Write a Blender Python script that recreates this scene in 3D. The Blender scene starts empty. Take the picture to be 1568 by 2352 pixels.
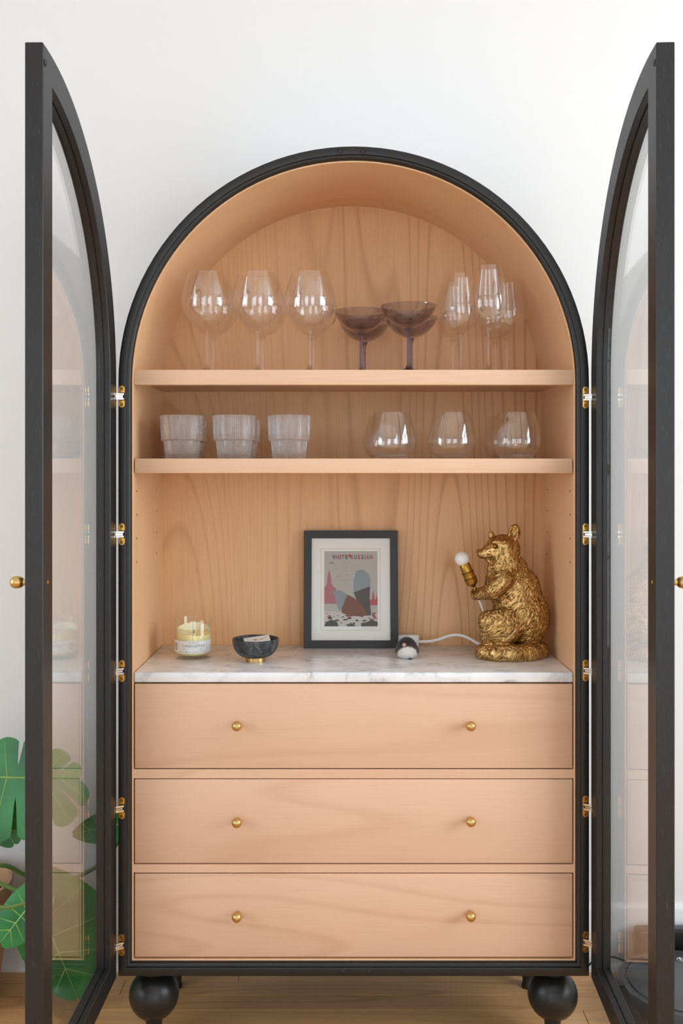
import bpy, bmesh, math, random
import numpy as np
from mathutils import Vector, Matrix, noise as mnoise

random.seed(7)
PI = math.pi
sc = bpy.context.scene
COL = sc.collection

# ------------------------------------------------------------------ camera
S = 0.00095            # metres per photo pixel at the cabinet front
FPX = 2270.0           # focal length in pixels of the 1568 x 2352 frame
CD = FPX * S           # camera distance to the cabinet front (y = 0)
CX, CZ = -0.0304, 1.272
PX0, PY0 = 780.0, 1090.0
cd = bpy.data.cameras.new('camera')
cam = bpy.data.objects.new('camera', cd)
COL.objects.link(cam)
cam.location = (CX, -CD, CZ)
cam.rotation_euler = (PI / 2, 0, 0)
cd.sensor_fit = 'VERTICAL'
cd.sensor_height = 36.0
cd.lens = FPX / 2352.0 * 36.0
cd.shift_x = (784 - PX0) / 2352.0
cd.shift_y = -(1176 - PY0) / 2352.0
cd.clip_start = 0.05
sc.camera = cam


def WX(px, y): return (px - PX0) * (CD + y) / FPX + CX
def WZ(py, y): return CZ - (py - PY0) * (CD + y) / FPX
def P(px, py, y): return Vector((WX(px, y), y, WZ(py, y)))


# ------------------------------------------------------------------ world, light, exposure
w = bpy.data.worlds.new('daylight_sky')
sc.world = w
w.use_nodes = True
w.node_tree.nodes['Background'].inputs[0].default_value = (0.80, 0.90, 1.0, 1)
w.node_tree.nodes['Background'].inputs[1].default_value = 1.0
sc.view_settings.view_transform = 'Standard'
sc.view_settings.look = 'None'
sc.view_settings.exposure = -1.02
sc.view_settings.gamma = 1.0
sc.view_settings.use_curve_mapping = False
sc.cycles.max_bounces = 14
sc.cycles.transparent_max_bounces = 40
sc.cycles.transmission_bounces = 14
sc.cycles.caustics_refractive = True
sc.cycles.caustics_reflective = True
sc.cycles.sample_clamp_indirect = 6.0

ROOM = dict(x0=-2.5, x1=2.3, y0=-4.4, y1=0.395, h=2.9)
# window openings: wall, centre along the wall, width, sill, head
WIN = [('right', -1.20, 1.60, 0.45, 2.65, 190.0, (0.86, 0.94, 1.0)),
       ('rear', 1.15, 1.20, 0.10, 2.45, 60.0, (0.84, 0.92, 1.0)),
       ('rear', -1.15, 1.20, 0.10, 2.45, 50.0, (0.84, 0.92, 1.0)),
       ('left', -1.55, 1.50, 0.35, 2.60, 105.0, (0.86, 0.93, 1.0))]
for i, (side, c, wd, z0, z1, en, colr) in enumerate(WIN):
    ld = bpy.data.lights.new('window_daylight', 'AREA')
    ld.shape = 'RECTANGLE'
    ld.size, ld.size_y = wd, z1 - z0
    ld.energy = en
    ld.color = colr
    lo = bpy.data.objects.new('window_daylight', ld)
    COL.objects.link(lo)
    zc = (z0 + z1) / 2
    if side == 'right':
        lo.location = (ROOM['x1'] + 0.11, c, zc); d = Vector((-1, 0, 0))
    elif side == 'left':
        lo.location = (ROOM['x0'] - 0.11, c, zc); d = Vector((1, 0, 0))
    else:
        lo.location = (c, ROOM['y0'] - 0.11, zc); d = Vector((0, 1, 0))
    lo.rotation_euler = d.to_track_quat('-Z', 'Z').to_euler()

# ------------------------------------------------------------------ materials
def new_mat(name):
    m = bpy.data.materials.new(name)
    m.use_nodes = True
    nt = m.node_tree
    nt.nodes.clear()
    out = nt.nodes.new('ShaderNodeOutputMaterial')
    return m, nt, out


def N(nt, t, **kw):
    n = nt.nodes.new('ShaderNode' + t)
    for k, v in kw.items():
        if k.startswith('i_'):
            key = k[2:]
            key = int(key) if key.isdigit() else key.replace('_', ' ')
            n.inputs[key].default_value = v
        else:
            setattr(n, k, v)
    return n


def lk(nt, a, b): nt.links.new(a, b)


def srgb(r, g, b):
    f = lambda c: (c / 255 / 12.92) if c / 255 <= 0.04045 else ((c / 255 + 0.055) / 1.055) ** 2.4
    return (f(r), f(g), f(b), 1)


def simple(name, col, rough=0.5, metal=0.0, spec=0.5, bump=0.0, bscale=200, coat=0.0):
    m, nt, out = new_mat(name)
    p = N(nt, 'BsdfPrincipled')
    p.inputs['Base Color'].default_value = col
    p.inputs['Roughness'].default_value = rough
    p.inputs['Metallic'].default_value = metal
    p.inputs['Specular IOR Level'].default_value = spec
    p.inputs['Coat Weight'].default_value = coat
    if bump:
        tc = N(nt, 'TexCoord')
        nz = N(nt, 'TexNoise', i_Scale=bscale, i_Detail=3.0)
        lk(nt, tc.outputs['Object'], nz.inputs['Vector'])
        b = N(nt, 'Bump', i_Strength=bump, i_Distance=0.002)
        lk(nt, nz.outputs['Fac'], b.inputs['Height'])
        lk(nt, b.outputs['Normal'], p.inputs['Normal'])
    lk(nt, p.outputs[0], out.inputs[0])
    return m


def ramp(nt, stops):
    r = N(nt, 'ValToRGB')
    el = r.color_ramp.elements
    while len(el) < len(stops):
        el.new(0.5)
    for e, (p, c) in zip(el, stops):
        e.position = p
        e.color = c
    return r


def wood(name, light, mid, dark, axis='z', ring_scale=3.2, rings=18, stretch=0.10, contrast=0.345,
         rough=0.42, fine=0.25, vary=0.0, offset=(0, 0, 0), spec=0.35):
    m, nt, out = new_mat(name)
    tc = N(nt, 'TexCoord')
    mp = N(nt, 'Mapping')
    sv = [1.0, 1.0, 1.0]
    sv['xyz'.index(axis)] = stretch
    mp.inputs['Scale'].default_value = sv
    mp.inputs['Location'].default_value = offset
    src = tc.outputs['Object']
    oi = N(nt, 'ObjectInfo')
    if vary:
        vm = N(nt, 'VectorMath', operation='SCALE')
        cmb = N(nt, 'CombineXYZ')
        for k in range(3):
            lk(nt, oi.outputs['Random'], cmb.inputs[k])
        lk(nt, cmb.outputs[0], vm.inputs[0])
        vm.inputs['Scale'].default_value = 17.0
        ad = N(nt, 'VectorMath', operation='ADD')
        lk(nt, src, ad.inputs[0]); lk(nt, vm.outputs[0], ad.inputs[1])
        src = ad.outputs[0]
    lk(nt, src, mp.inputs['Vector'])
    n1 = N(nt, 'TexNoise', i_Scale=ring_scale, i_Detail=1.5, i_Roughness=0.45, i_Distortion=0.25)
    lk(nt, mp.outputs[0], n1.inputs['Vector'])
    mu = N(nt, 'Math', operation='MULTIPLY'); mu.inputs[1].default_value = rings
    lk(nt, n1.outputs['Fac'], mu.inputs[0])
    fr = N(nt, 'Math', operation='FRACT')
    lk(nt, mu.outputs[0], fr.inputs[0])
    rr = ramp(nt, [(0.0, (1, 1, 1, 1)), (0.66, (0.93, 0.93, 0.93, 1)), (0.86, (0, 0, 0, 1)), (0.98, (1, 1, 1, 1))])
    lk(nt, fr.outputs[0], rr.inputs[0])
    # fine pores
    mp2 = N(nt, 'Mapping')
    sv2 = [260.0, 260.0, 260.0]
    sv2['xyz'.index(axis)] = 7.0
    mp2.inputs['Scale'].default_value = sv2
    lk(nt, src, mp2.inputs['Vector'])
    n2 = N(nt, 'TexNoise', i_Scale=1.0, i_Detail=2.0)
    lk(nt, mp2.outputs[0], n2.inputs['Vector'])
    # broad tone
    n3 = N(nt, 'TexNoise', i_Scale=2.0, i_Detail=1.0)
    lk(nt, mp.outputs[0], n3.inputs['Vector'])
    mx = N(nt, 'MixRGB'); mx.inputs[1].default_value = light; mx.inputs[2].default_value = mid
    lk(nt, n3.outputs['Fac'], mx.inputs[0])
    inv = N(nt, 'Math', operation='SUBTRACT'); inv.inputs[0].default_value = 1.0
    lk(nt, rr.outputs[0], inv.inputs[1])
    # the rings fade in and out
    n4 = N(nt, 'TexNoise', i_Scale=1.3, i_Detail=1.0)
    lk(nt, mp.outputs[0], n4.inputs['Vector'])
    mr = N(nt, 'MapRange'); mr.inputs[1].default_value = 0.3; mr.inputs[2].default_value = 0.7
    mr.inputs[3].default_value = 0.35 * contrast; mr.inputs[4].default_value = contrast
    lk(nt, n4.outputs['Fac'], mr.inputs[0])
    mm = N(nt, 'Math', operation='MULTIPLY')
    lk(nt, inv.outputs[0], mm.inputs[0]); lk(nt, mr.outputs[0], mm.inputs[1])
    mx2 = N(nt, 'MixRGB'); mx2.inputs[2].default_value = dark
    lk(nt, mm.outputs[0], mx2.inputs[0]); lk(nt, mx.outputs[0], mx2.inputs[1])
    mr2 = N(nt, 'MapRange'); mr2.inputs[1].default_value = 0.5; mr2.inputs[2].default_value = 0.8
    mr2.inputs[3].default_value = 0.0; mr2.inputs[4].default_value = fine
    lk(nt, n2.outputs['Fac'], mr2.inputs[0])
    mx3 = N(nt, 'MixRGB'); mx3.inputs[2].default_value = dark
    lk(nt, mr2.outputs[0], mx3.inputs[0]); lk(nt, mx2.outputs[0], mx3.inputs[1])
    col = mx3.outputs[0]
    if vary:
        hs = N(nt, 'HueSaturation')
        m4 = N(nt, 'MapRange'); m4.inputs[3].default_value = 1 - vary; m4.inputs[4].default_value = 1 + vary
        lk(nt, oi.outputs['Random'], m4.inputs[0])
        lk(nt, m4.outputs[0], hs.inputs['Value'])
        lk(nt, col, hs.inputs['Color'])
        col = hs.outputs[0]
    p = N(nt, 'BsdfPrincipled')
    p.inputs['Roughness'].default_value = rough
    p.inputs['Specular IOR Level'].default_value = spec
    lk(nt, col, p.inputs['Base Color'])
    b = N(nt, 'Bump', i_Strength=0.08, i_Distance=0.001)
    lk(nt, n2.outputs['Fac'], b.inputs['Height'])
    lk(nt, b.outputs['Normal'], p.inputs['Normal'])
    lk(nt, p.outputs[0], out.inputs[0])
    return m


def clear_glass(name, tint=(1, 1, 1), f0=0.045, rough=0.0, refl=(1, 1, 1)):
    """thin clear glass: straight-through light plus Schlick reflection at each surface"""
    m, nt, out = new_mat(name)
    lw = N(nt, 'LayerWeight'); lw.inputs['Blend'].default_value = 0.5
    pw = N(nt, 'Math', operation='POWER'); pw.inputs[1].default_value = 5.0
    lk(nt, lw.outputs['Facing'], pw.inputs[0])
    mr = N(nt, 'MapRange'); mr.inputs[3].default_value = f0; mr.inputs[4].default_value = 1.0
    lk(nt, pw.outputs[0], mr.inputs[0])
    t = N(nt, 'BsdfTransparent'); t.inputs[0].default_value = (*tint, 1)
    g = N(nt, 'BsdfGlossy'); g.inputs['Roughness'].default_value = rough
    g.inputs[0].default_value = (*refl, 1)
    mx = N(nt, 'MixShader')
    lk(nt, mr.outputs[0], mx.inputs[0]); lk(nt, t.outputs[0], mx.inputs[1]); lk(nt, g.outputs[0], mx.inputs[2])
    lk(nt, mx.outputs[0], out.inputs[0])
    return m


def thick_glass(name, tint=(1, 1, 1), rough=0.0, clear=0.35, lit_white=0.0, ior=1.47):
    """solid glass: refraction mixed with straight-through light"""
    m, nt, out = new_mat(name)
    g = N(nt, 'BsdfGlass'); g.inputs['Roughness'].default_value = rough
    g.inputs['Color'].default_value = (*tint, 1); g.inputs['IOR'].default_value = ior
    t = N(nt, 'BsdfTransparent'); t.inputs[0].default_value = (*tint, 1)
    mx = N(nt, 'MixShader'); mx.inputs[0].default_value = clear
    lk(nt, g.outputs[0], mx.inputs[1]); lk(nt, t.outputs[0], mx.inputs[2])
    res = mx.outputs[0]
    if lit_white:
        d = N(nt, 'BsdfDiffuse'); d.inputs[0].default_value = (0.95, 0.95, 0.97, 1)  # flat white share imitates window light caught by the ribs
        m2 = N(nt, 'MixShader'); m2.inputs[0].default_value = lit_white
        lk(nt, res, m2.inputs[1]); lk(nt, d.outputs[0], m2.inputs[2])
        res = m2.outputs[0]
    lk(nt, res, out.inputs[0])
    return m


def black_wood(name, axis='z', pores=0.5, rough=0.36, col=(0.011, 0.0115, 0.012, 1)):
    m, nt, out = new_mat(name)
    tc = N(nt, 'TexCoord'); mp = N(nt, 'Mapping')
    sv = [620.0] * 3; sv['xyz'.index(axis)] = 42.0
    mp.inputs['Scale'].default_value = sv
    lk(nt, tc.outputs['Object'], mp.inputs['Vector'])
    nz = N(nt, 'TexNoise', i_Scale=1.0, i_Detail=2.0, i_Roughness=0.6)
    lk(nt, mp.outputs[0], nz.inputs['Vector'])
    r = ramp(nt, [(0.0, col), (0.60, col), (0.75, tuple(col[k] + (0.05 * pores if k < 3 else 0) for k in range(4)))])
    lk(nt, nz.outputs['Fac'], r.inputs[0])
    p = N(nt, 'BsdfPrincipled'); p.inputs['Roughness'].default_value = rough
    lk(nt, r.outputs[0], p.inputs['Base Color'])
    b = N(nt, 'Bump', i_Strength=0.15 * pores, i_Distance=0.0006)
    lk(nt, nz.outputs['Fac'], b.inputs['Height']); lk(nt, b.outputs['Normal'], p.inputs['Normal'])
    lk(nt, p.outputs[0], out.inputs[0])
    return m


def marble(name, base, vein, scale=5.0, amount=0.7, rough=0.22, width=0.06):
    m, nt, out = new_mat(name)
    tc = N(nt, 'TexCoord')
    mp = N(nt, 'Mapping'); mp.inputs['Rotation'].default_value = (0.3, 0.5, 0.7)
    mp.inputs['Scale'].default_value = (1.0, 1.6, 1.0)
    lk(nt, tc.outputs['Object'], mp.inputs['Vector'])
    n1 = N(nt, 'TexNoise', i_Scale=scale, i_Detail=5.0, i_Roughness=0.55, i_Distortion=1.1)
    lk(nt, mp.outputs[0], n1.inputs['Vector'])
    s1 = N(nt, 'Math', operation='SUBTRACT'); s1.inputs[1].default_value = 0.5
    lk(nt, n1.outputs['Fac'], s1.inputs[0])
    ab = N(nt, 'Math', operation='ABSOLUTE'); lk(nt, s1.outputs[0], ab.inputs[0])
    mr = N(nt, 'MapRange'); mr.inputs[1].default_value = 0.0; mr.inputs[2].default_value = width
    mr.inputs[3].default_value = 1.0; mr.inputs[4].default_value = 0.0
    lk(nt, ab.outputs[0], mr.inputs[0])
    n2 = N(nt, 'TexNoise', i_Scale=scale * 1.7, i_Detail=4.0, i_Distortion=0.5)
    lk(nt, mp.outputs[0], n2.inputs['Vector'])
    mr2 = N(nt, 'MapRange'); mr2.inputs[1].default_value = 0.42; mr2.inputs[2].default_value = 0.7
    lk(nt, n2.outputs['Fac'], mr2.inputs[0])
    mu = N(nt, 'Math', operation='MULTIPLY'); lk(nt, mr.outputs[0], mu.inputs[0]); lk(nt, mr2.outputs[0], mu.inputs[1])
    ad = N(nt, 'Math', operation='MULTIPLY_ADD'); ad.inputs[1].default_value = 0.28
    lk(nt, mr2.outputs[0], ad.inputs[0]); lk(nt, mu.outputs[0], ad.inputs[2])
    mu2 = N(nt, 'Math', operation='MULTIPLY', use_clamp=True); mu2.inputs[1].default_value = amount
    lk(nt, ad.outputs[0], mu2.inputs[0])
    mx = N(nt, 'MixRGB'); mx.inputs[1].default_value = base; mx.inputs[2].default_value = vein
    lk(nt, mu2.outputs[0], mx.inputs[0])
    p = N(nt, 'BsdfPrincipled'); p.inputs['Roughness'].default_value = rough
    lk(nt, mx.outputs[0], p.inputs['Base Color'])
    lk(nt, p.outputs[0], out.inputs[0])
    return m


OAK_L, OAK_M, OAK_D = srgb(238, 194, 146), srgb(230, 182, 134), srgb(172, 118, 74)
M = {}
M['wall'] = simple('white_wall_paint', (0.83, 0.83, 0.825, 1), 0.7, bump=0.03, bscale=350)
M['trim'] = simple('white_trim_paint', (0.84, 0.84, 0.84, 1), 0.4)
M['ceiling'] = simple('ceiling_paint', (0.86, 0.86, 0.86, 1), 0.8)
M['subfloor'] = wood('subfloor_wood', srgb(224, 176, 120), srgb(214, 162, 106), srgb(170, 118, 68), 'x', rough=0.35)
M['plank'] = wood('oak_plank', srgb(224, 176, 120), srgb(214, 162, 106), srgb(170, 118, 68), 'x', ring_scale=7, rings=12,
                  stretch=0.08, contrast=0.5, rough=0.33, vary=0.09)
M['black'] = black_wood('black_lacquered_oak', 'z', 0.35)
M['black_door'] = black_wood('black_stained_oak', 'z', 0.65, 0.42)
M['groove'] = simple('black_groove', (0.004, 0.004, 0.004, 1), 0.7)
M['oak_back'] = wood('oak_back_board', OAK_L, OAK_M, OAK_D, 'z', ring_scale=2.3, rings=52, stretch=0.10, contrast=0.55, fine=0.2, vary=0.001)  # same oak as the drawers; light bouncing inside is put into the orange
M['oak_side'] = wood('oak_side_brightened', srgb(240, 198, 156), srgb(235, 190, 146), OAK_D, 'z', ring_scale=2.0, rings=5, stretch=0.1, contrast=0.16, fine=0.12)  # same oak again, colour lifted to imitate light under the arch
M['oak_drawer'] = wood('oak_drawer_front', srgb(230, 192, 163), srgb(225, 184, 152), srgb(196, 150, 116), 'x', ring_scale=2.6, rings=18, stretch=0.10, contrast=0.34, fine=0.16, vary=0.001)
M['oak_shelf'] = wood('oak_shelf', srgb(233, 198, 167), srgb(228, 188, 155), srgb(188, 138, 98), 'x', ring_scale=3.0, rings=7, stretch=0.1, contrast=0.25, fine=0.2, vary=0.001)
M['marble'] = marble('white_marble', (0.88, 0.88, 0.89, 1), (0.36, 0.38, 0.42, 1), 8.5, 0.62)
M['black_marble'] = marble('black_marble', (0.022, 0.025, 0.029, 1), (0.33, 0.34, 0.34, 1), 26.0, 0.55, 0.42, 0.03)
M['brass'] = simple('brushed_brass', srgb(214, 180, 118), 0.33, 1.0)
M['brass_hinge'] = simple('polished_brass', srgb(230, 176, 88), 0.22, 1.0)
M['screw'] = simple('brass_screw', srgb(150, 118, 64), 0.35, 1.0)
M['steel'] = simple('steel_link', (0.72, 0.71, 0.68, 1), 0.2, 1.0)
M['magnet'] = simple('dark_magnet', (0.03, 0.032, 0.034, 1), 0.3, 0.4)
M['hole'] = simple('pin_hole_shadow', (0.02, 0.012, 0.008, 1), 0.9)
M['pane'] = clear_glass('door_glass', (0.985, 0.99, 0.988), 0.04)
M['wineglass'] = clear_glass('wine_glass', (0.985, 0.985, 0.985), 0.06)
M['stem'] = thick_glass('wine_glass_stem', (0.99, 0.99, 0.99), clear=0.45)
M['coupe'] = clear_glass('smoky_glass', (0.78, 0.77, 0.815), 0.055)
M['coupe_stem'] = thick_glass('smoky_glass_stem', (0.66, 0.65, 0.76), clear=0.4)
M['ribbed'] = thick_glass('ribbed_glass', (1.0, 1.0, 1.0), clear=0.30, lit_white=0.07, rough=0.0)
M['jar'] = clear_glass('candle_jar_glass', (0.985, 0.99, 0.985), 0.05)
M['wax'] = simple('yellow_wax', srgb(250, 238, 170), 0.45)
M['wax_film'] = simple('pale_wax_residue', srgb(246, 240, 206), 0.5)
M['paper'] = simple('white_paper', (0.82, 0.82, 0.80, 1), 0.6)
M['ink'] = simple('grey_ink', (0.09, 0.09, 0.09, 1), 0.6)
M['ink_brown'] = simple('brown_ink', srgb(150, 95, 60), 0.6)
M['wick'] = simple('burnt_wick', (0.02, 0.018, 0.015, 1), 0.9)
M['frame'] = simple('black_picture_frame', (0.019, 0.021, 0.021, 1), 0.45)
M['mat'] = simple('mat_board', srgb(240, 238, 236), 0.8)
M['bevel'] = simple('mat_bevel', srgb(226, 205, 175), 0.8)
M['print'] = simple('print_paper', srgb(178, 174, 168), 0.7)
M['red'] = simple('print_red', srgb(176, 62, 58), 0.7)
M['rose'] = simple('print_rose', srgb(170, 98, 104), 0.7)
M['teal'] = simple('print_teal', srgb(66, 86, 92), 0.7)
M['slate'] = simple('print_slate_blue', srgb(128, 142, 148), 0.7)
M['pdark'] = simple('print_dark', srgb(48, 44, 42), 0.7)
M['rust'] = simple('print_rust', srgb(112, 52, 26), 0.7)
M['plight'] = simple('print_light', srgb(200, 192, 188), 0.7)
M['white_plastic'] = simple('white_plastic', (0.80, 0.80, 0.79, 1), 0.35)
M['bulb'] = simple('frosted_bulb', (0.86, 0.84, 0.82, 1), 0.25)
M['terracotta'] = simple('terracotta', srgb(204, 160, 122), 0.75, bump=0.1, bscale=90)
M['soil'] = simple('potting_soil', (0.018, 0.012, 0.008, 1), 0.95, bump=0.8, bscale=120)
M['stemgreen'] = simple('green_stalk', srgb(96, 128, 58), 0.4)
M['vein'] = simple('pale_leaf_vein', srgb(138, 184, 96), 0.4)
M['vac'] = simple('graphite_plastic', (0.05, 0.052, 0.055, 1), 0.28)
M['vac_top'] = simple('grey_satin_plate', (0.10, 0.102, 0.106, 1), 0.3, 0.35)
M['vac_black'] = simple('gloss_black_plastic', (0.008, 0.008, 0.008, 1), 0.18)
M['chrome'] = simple('chrome', (0.85, 0.85, 0.86, 1), 0.12, 1.0)
M['cable'] = simple('black_cable', (0.01, 0.01, 0.01, 1), 0.5)
M['white_cable'] = simple('white_cable', (0.82, 0.82, 0.83, 1), 0.35)


def leaf_mat():
    m, nt, out = new_mat('monstera_leaf')
    tc = N(nt, 'TexCoord')
    nz = N(nt, 'TexNoise', i_Scale=9.0, i_Detail=3.0)
    lk(nt, tc.outputs['Object'], nz.inputs['Vector'])
    r = ramp(nt, [(0.3, srgb(26, 104, 48)), (0.7, srgb(56, 156, 74))])
    lk(nt, nz.outputs['Fac'], r.inputs[0])
    geo = N(nt, 'NewGeometry')
    mxc = N(nt, 'MixRGB'); mxc.inputs[2].default_value = srgb(92, 120, 52)
    lk(nt, geo.outputs['Backfacing'], mxc.inputs[0]); lk(nt, r.outputs[0], mxc.inputs[1])
    p = N(nt, 'BsdfPrincipled'); p.inputs['Roughness'].default_value = 0.24
    lk(nt, r.outputs[0], p.inputs['Base Color'])
    t = N(nt, 'BsdfTranslucent'); t.inputs[0].default_value = srgb(130, 170, 50)
    mx = N(nt, 'MixShader'); mx.inputs[0].default_value = 0.18
    lk(nt, p.outputs[0], mx.inputs[1]); lk(nt, t.outputs[0], mx.inputs[2])
    lk(nt, mx.outputs[0], out.inputs[0])
    return m


M['leaf'] = leaf_mat()


def gold_mat():
    m, nt, out = new_mat('antique_gold_resin')
    tc = N(nt, 'TexCoord')
    # fur strokes: noise stretched along a slanting direction, bent by a slow noise
    nb = N(nt, 'TexNoise', i_Scale=14.0, i_Detail=1.0)
    lk(nt, tc.outputs['Object'], nb.inputs['Vector'])
    sb = N(nt, 'VectorMath', operation='SCALE'); sb.inputs['Scale'].default_value = 0.06
    lk(nt, nb.outputs['Color'], sb.inputs[0])
    ad = N(nt, 'VectorMath', operation='ADD')
    lk(nt, tc.outputs['Object'], ad.inputs[0]); lk(nt, sb.outputs[0], ad.inputs[1])
    mp = N(nt, 'Mapping', vector_type='TEXTURE'); mp.inputs['Rotation'].default_value = (0.0, 0.55, 0.0)
    mp.inputs['Scale'].default_value = (0.0034, 0.0034, 0.017)
    lk(nt, ad.outputs[0], mp.inputs['Vector'])
    nz = N(nt, 'TexNoise', i_Scale=1.0, i_Detail=2.5, i_Roughness=0.55)
    lk(nt, mp.outputs[0], nz.inputs['Vector'])
    r = ramp(nt, [(0.34, srgb(104, 78, 40)), (0.5, srgb(188, 150, 90)), (0.68, srgb(240, 208, 146))])  # highlights painted on stroke tops; grooves darkened as patina and crevice shade
    lk(nt, nz.outputs['Fac'], r.inputs[0])
    p = N(nt, 'BsdfPrincipled'); p.inputs['Metallic'].default_value = 0.9
    p.inputs['Roughness'].default_value = 0.36
    lk(nt, r.outputs[0], p.inputs['Base Color'])
    b = N(nt, 'Bump', i_Strength=0.55, i_Distance=0.0022)
    lk(nt, nz.outputs['Fac'], b.inputs['Height']); lk(nt, b.outputs['Normal'], p.inputs['Normal'])
    lk(nt, p.outputs[0], out.inputs[0])
    return m


M['gold'] = gold_mat()
M['gold_smooth'] = simple('smooth_gold', srgb(178, 136, 62), 0.3, 0.95)
M['gold_dark'] = simple('dark_gold', srgb(92, 64, 28), 0.4, 0.9)


def bird_mat():
    m, nt, out = new_mat('felted_wool')
    tc = N(nt, 'TexCoord')
    sp = N(nt, 'SeparateXYZ'); lk(nt, tc.outputs['Object'], sp.inputs[0])
    nz = N(nt, 'TexNoise', i_Scale=160.0, i_Detail=3.0)
    lk(nt, tc.outputs['Object'], nz.inputs['Vector'])
    # belly: x^2/a^2 + (z-z0)^2/b^2 < 1 on the front side
    ax = N(nt, 'Math', operation='DIVIDE'); ax.inputs[1].default_value = 0.024; lk(nt, sp.outputs[0], ax.inputs[0])
    ax2 = N(nt, 'Math', operation='POWER'); ax2.inputs[1].default_value = 2.0
    aab = N(nt, 'Math', operation='ABSOLUTE'); lk(nt, ax.outputs[0], aab.inputs[0]); lk(nt, aab.outputs[0], ax2.inputs[0])
    az = N(nt, 'Math', operation='MULTIPLY_ADD'); az.inputs[1].default_value = 1 / 0.021; az.inputs[2].default_value = -0.010 / 0.021
    lk(nt, sp.outputs[2], az.inputs[0])
    azb = N(nt, 'Math', operation='ABSOLUTE'); lk(nt, az.outputs[0], azb.inputs[0])
    az2 = N(nt, 'Math', operation='POWER'); az2.inputs[1].default_value = 2.0; lk(nt, azb.outputs[0], az2.inputs[0])
    s = N(nt, 'Math', operation='ADD'); lk(nt, ax2.outputs[0], s.inputs[0]); lk(nt, az2.outputs[0], s.inputs[1])
    yb = N(nt, 'MapRange'); yb.inputs[1].default_value = -0.006; yb.inputs[2].default_value = 0.004
    yb.inputs[3].default_value = 0.0; yb.inputs[4].default_value = 2.0
    lk(nt, sp.outputs[1], yb.inputs[0])
    s2 = N(nt, 'Math', operation='ADD'); lk(nt, s.outputs[0], s2.inputs[0]); lk(nt, yb.outputs[0], s2.inputs[1])
    s3 = N(nt, 'Math', operation='MULTIPLY_ADD'); s3.inputs[1].default_value = 0.5
    lk(nt, nz.outputs['Fac'], s3.inputs[0]); lk(nt, s2.outputs[0], s3.inputs[2])
    r = ramp(nt, [(0.0, srgb(222, 218, 212)), (0.45, srgb(214, 208, 200)), (0.58, srgb(62, 54, 52)), (1.0, srgb(36, 31, 31))])
    dv = N(nt, 'Math', operation='MULTIPLY'); dv.inputs[1].default_value = 0.42; lk(nt, s3.outputs[0], dv.inputs[0])
    lk(nt, dv.outputs[0], r.inputs[0])
    p = N(nt, 'BsdfPrincipled'); p.inputs['Roughness'].default_value = 0.95
    p.inputs['Sheen Weight'].default_value = 0.3
    lk(nt, r.outputs[0], p.inputs['Base Color'])
    b = N(nt, 'Bump', i_Strength=0.7, i_Distance=0.0012)
    n2 = N(nt, 'TexNoise', i_Scale=420.0, i_Detail=3.0); lk(nt, tc.outputs['Object'], n2.inputs['Vector'])
    lk(nt, n2.outputs['Fac'], b.inputs['Height']); lk(nt, b.outputs['Normal'], p.inputs['Normal'])
    lk(nt, p.outputs[0], out.inputs[0])
    return m


M['wool'] = bird_mat()
M['wool_dark'] = simple('dark_wool_fibre', srgb(36, 31, 31), 0.9)
M['beak'] = simple('pink_beak', srgb(196, 158, 138), 0.5)
M['bird_foot'] = simple('black_felt', (0.01, 0.012, 0.015, 1), 0.8)


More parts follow.
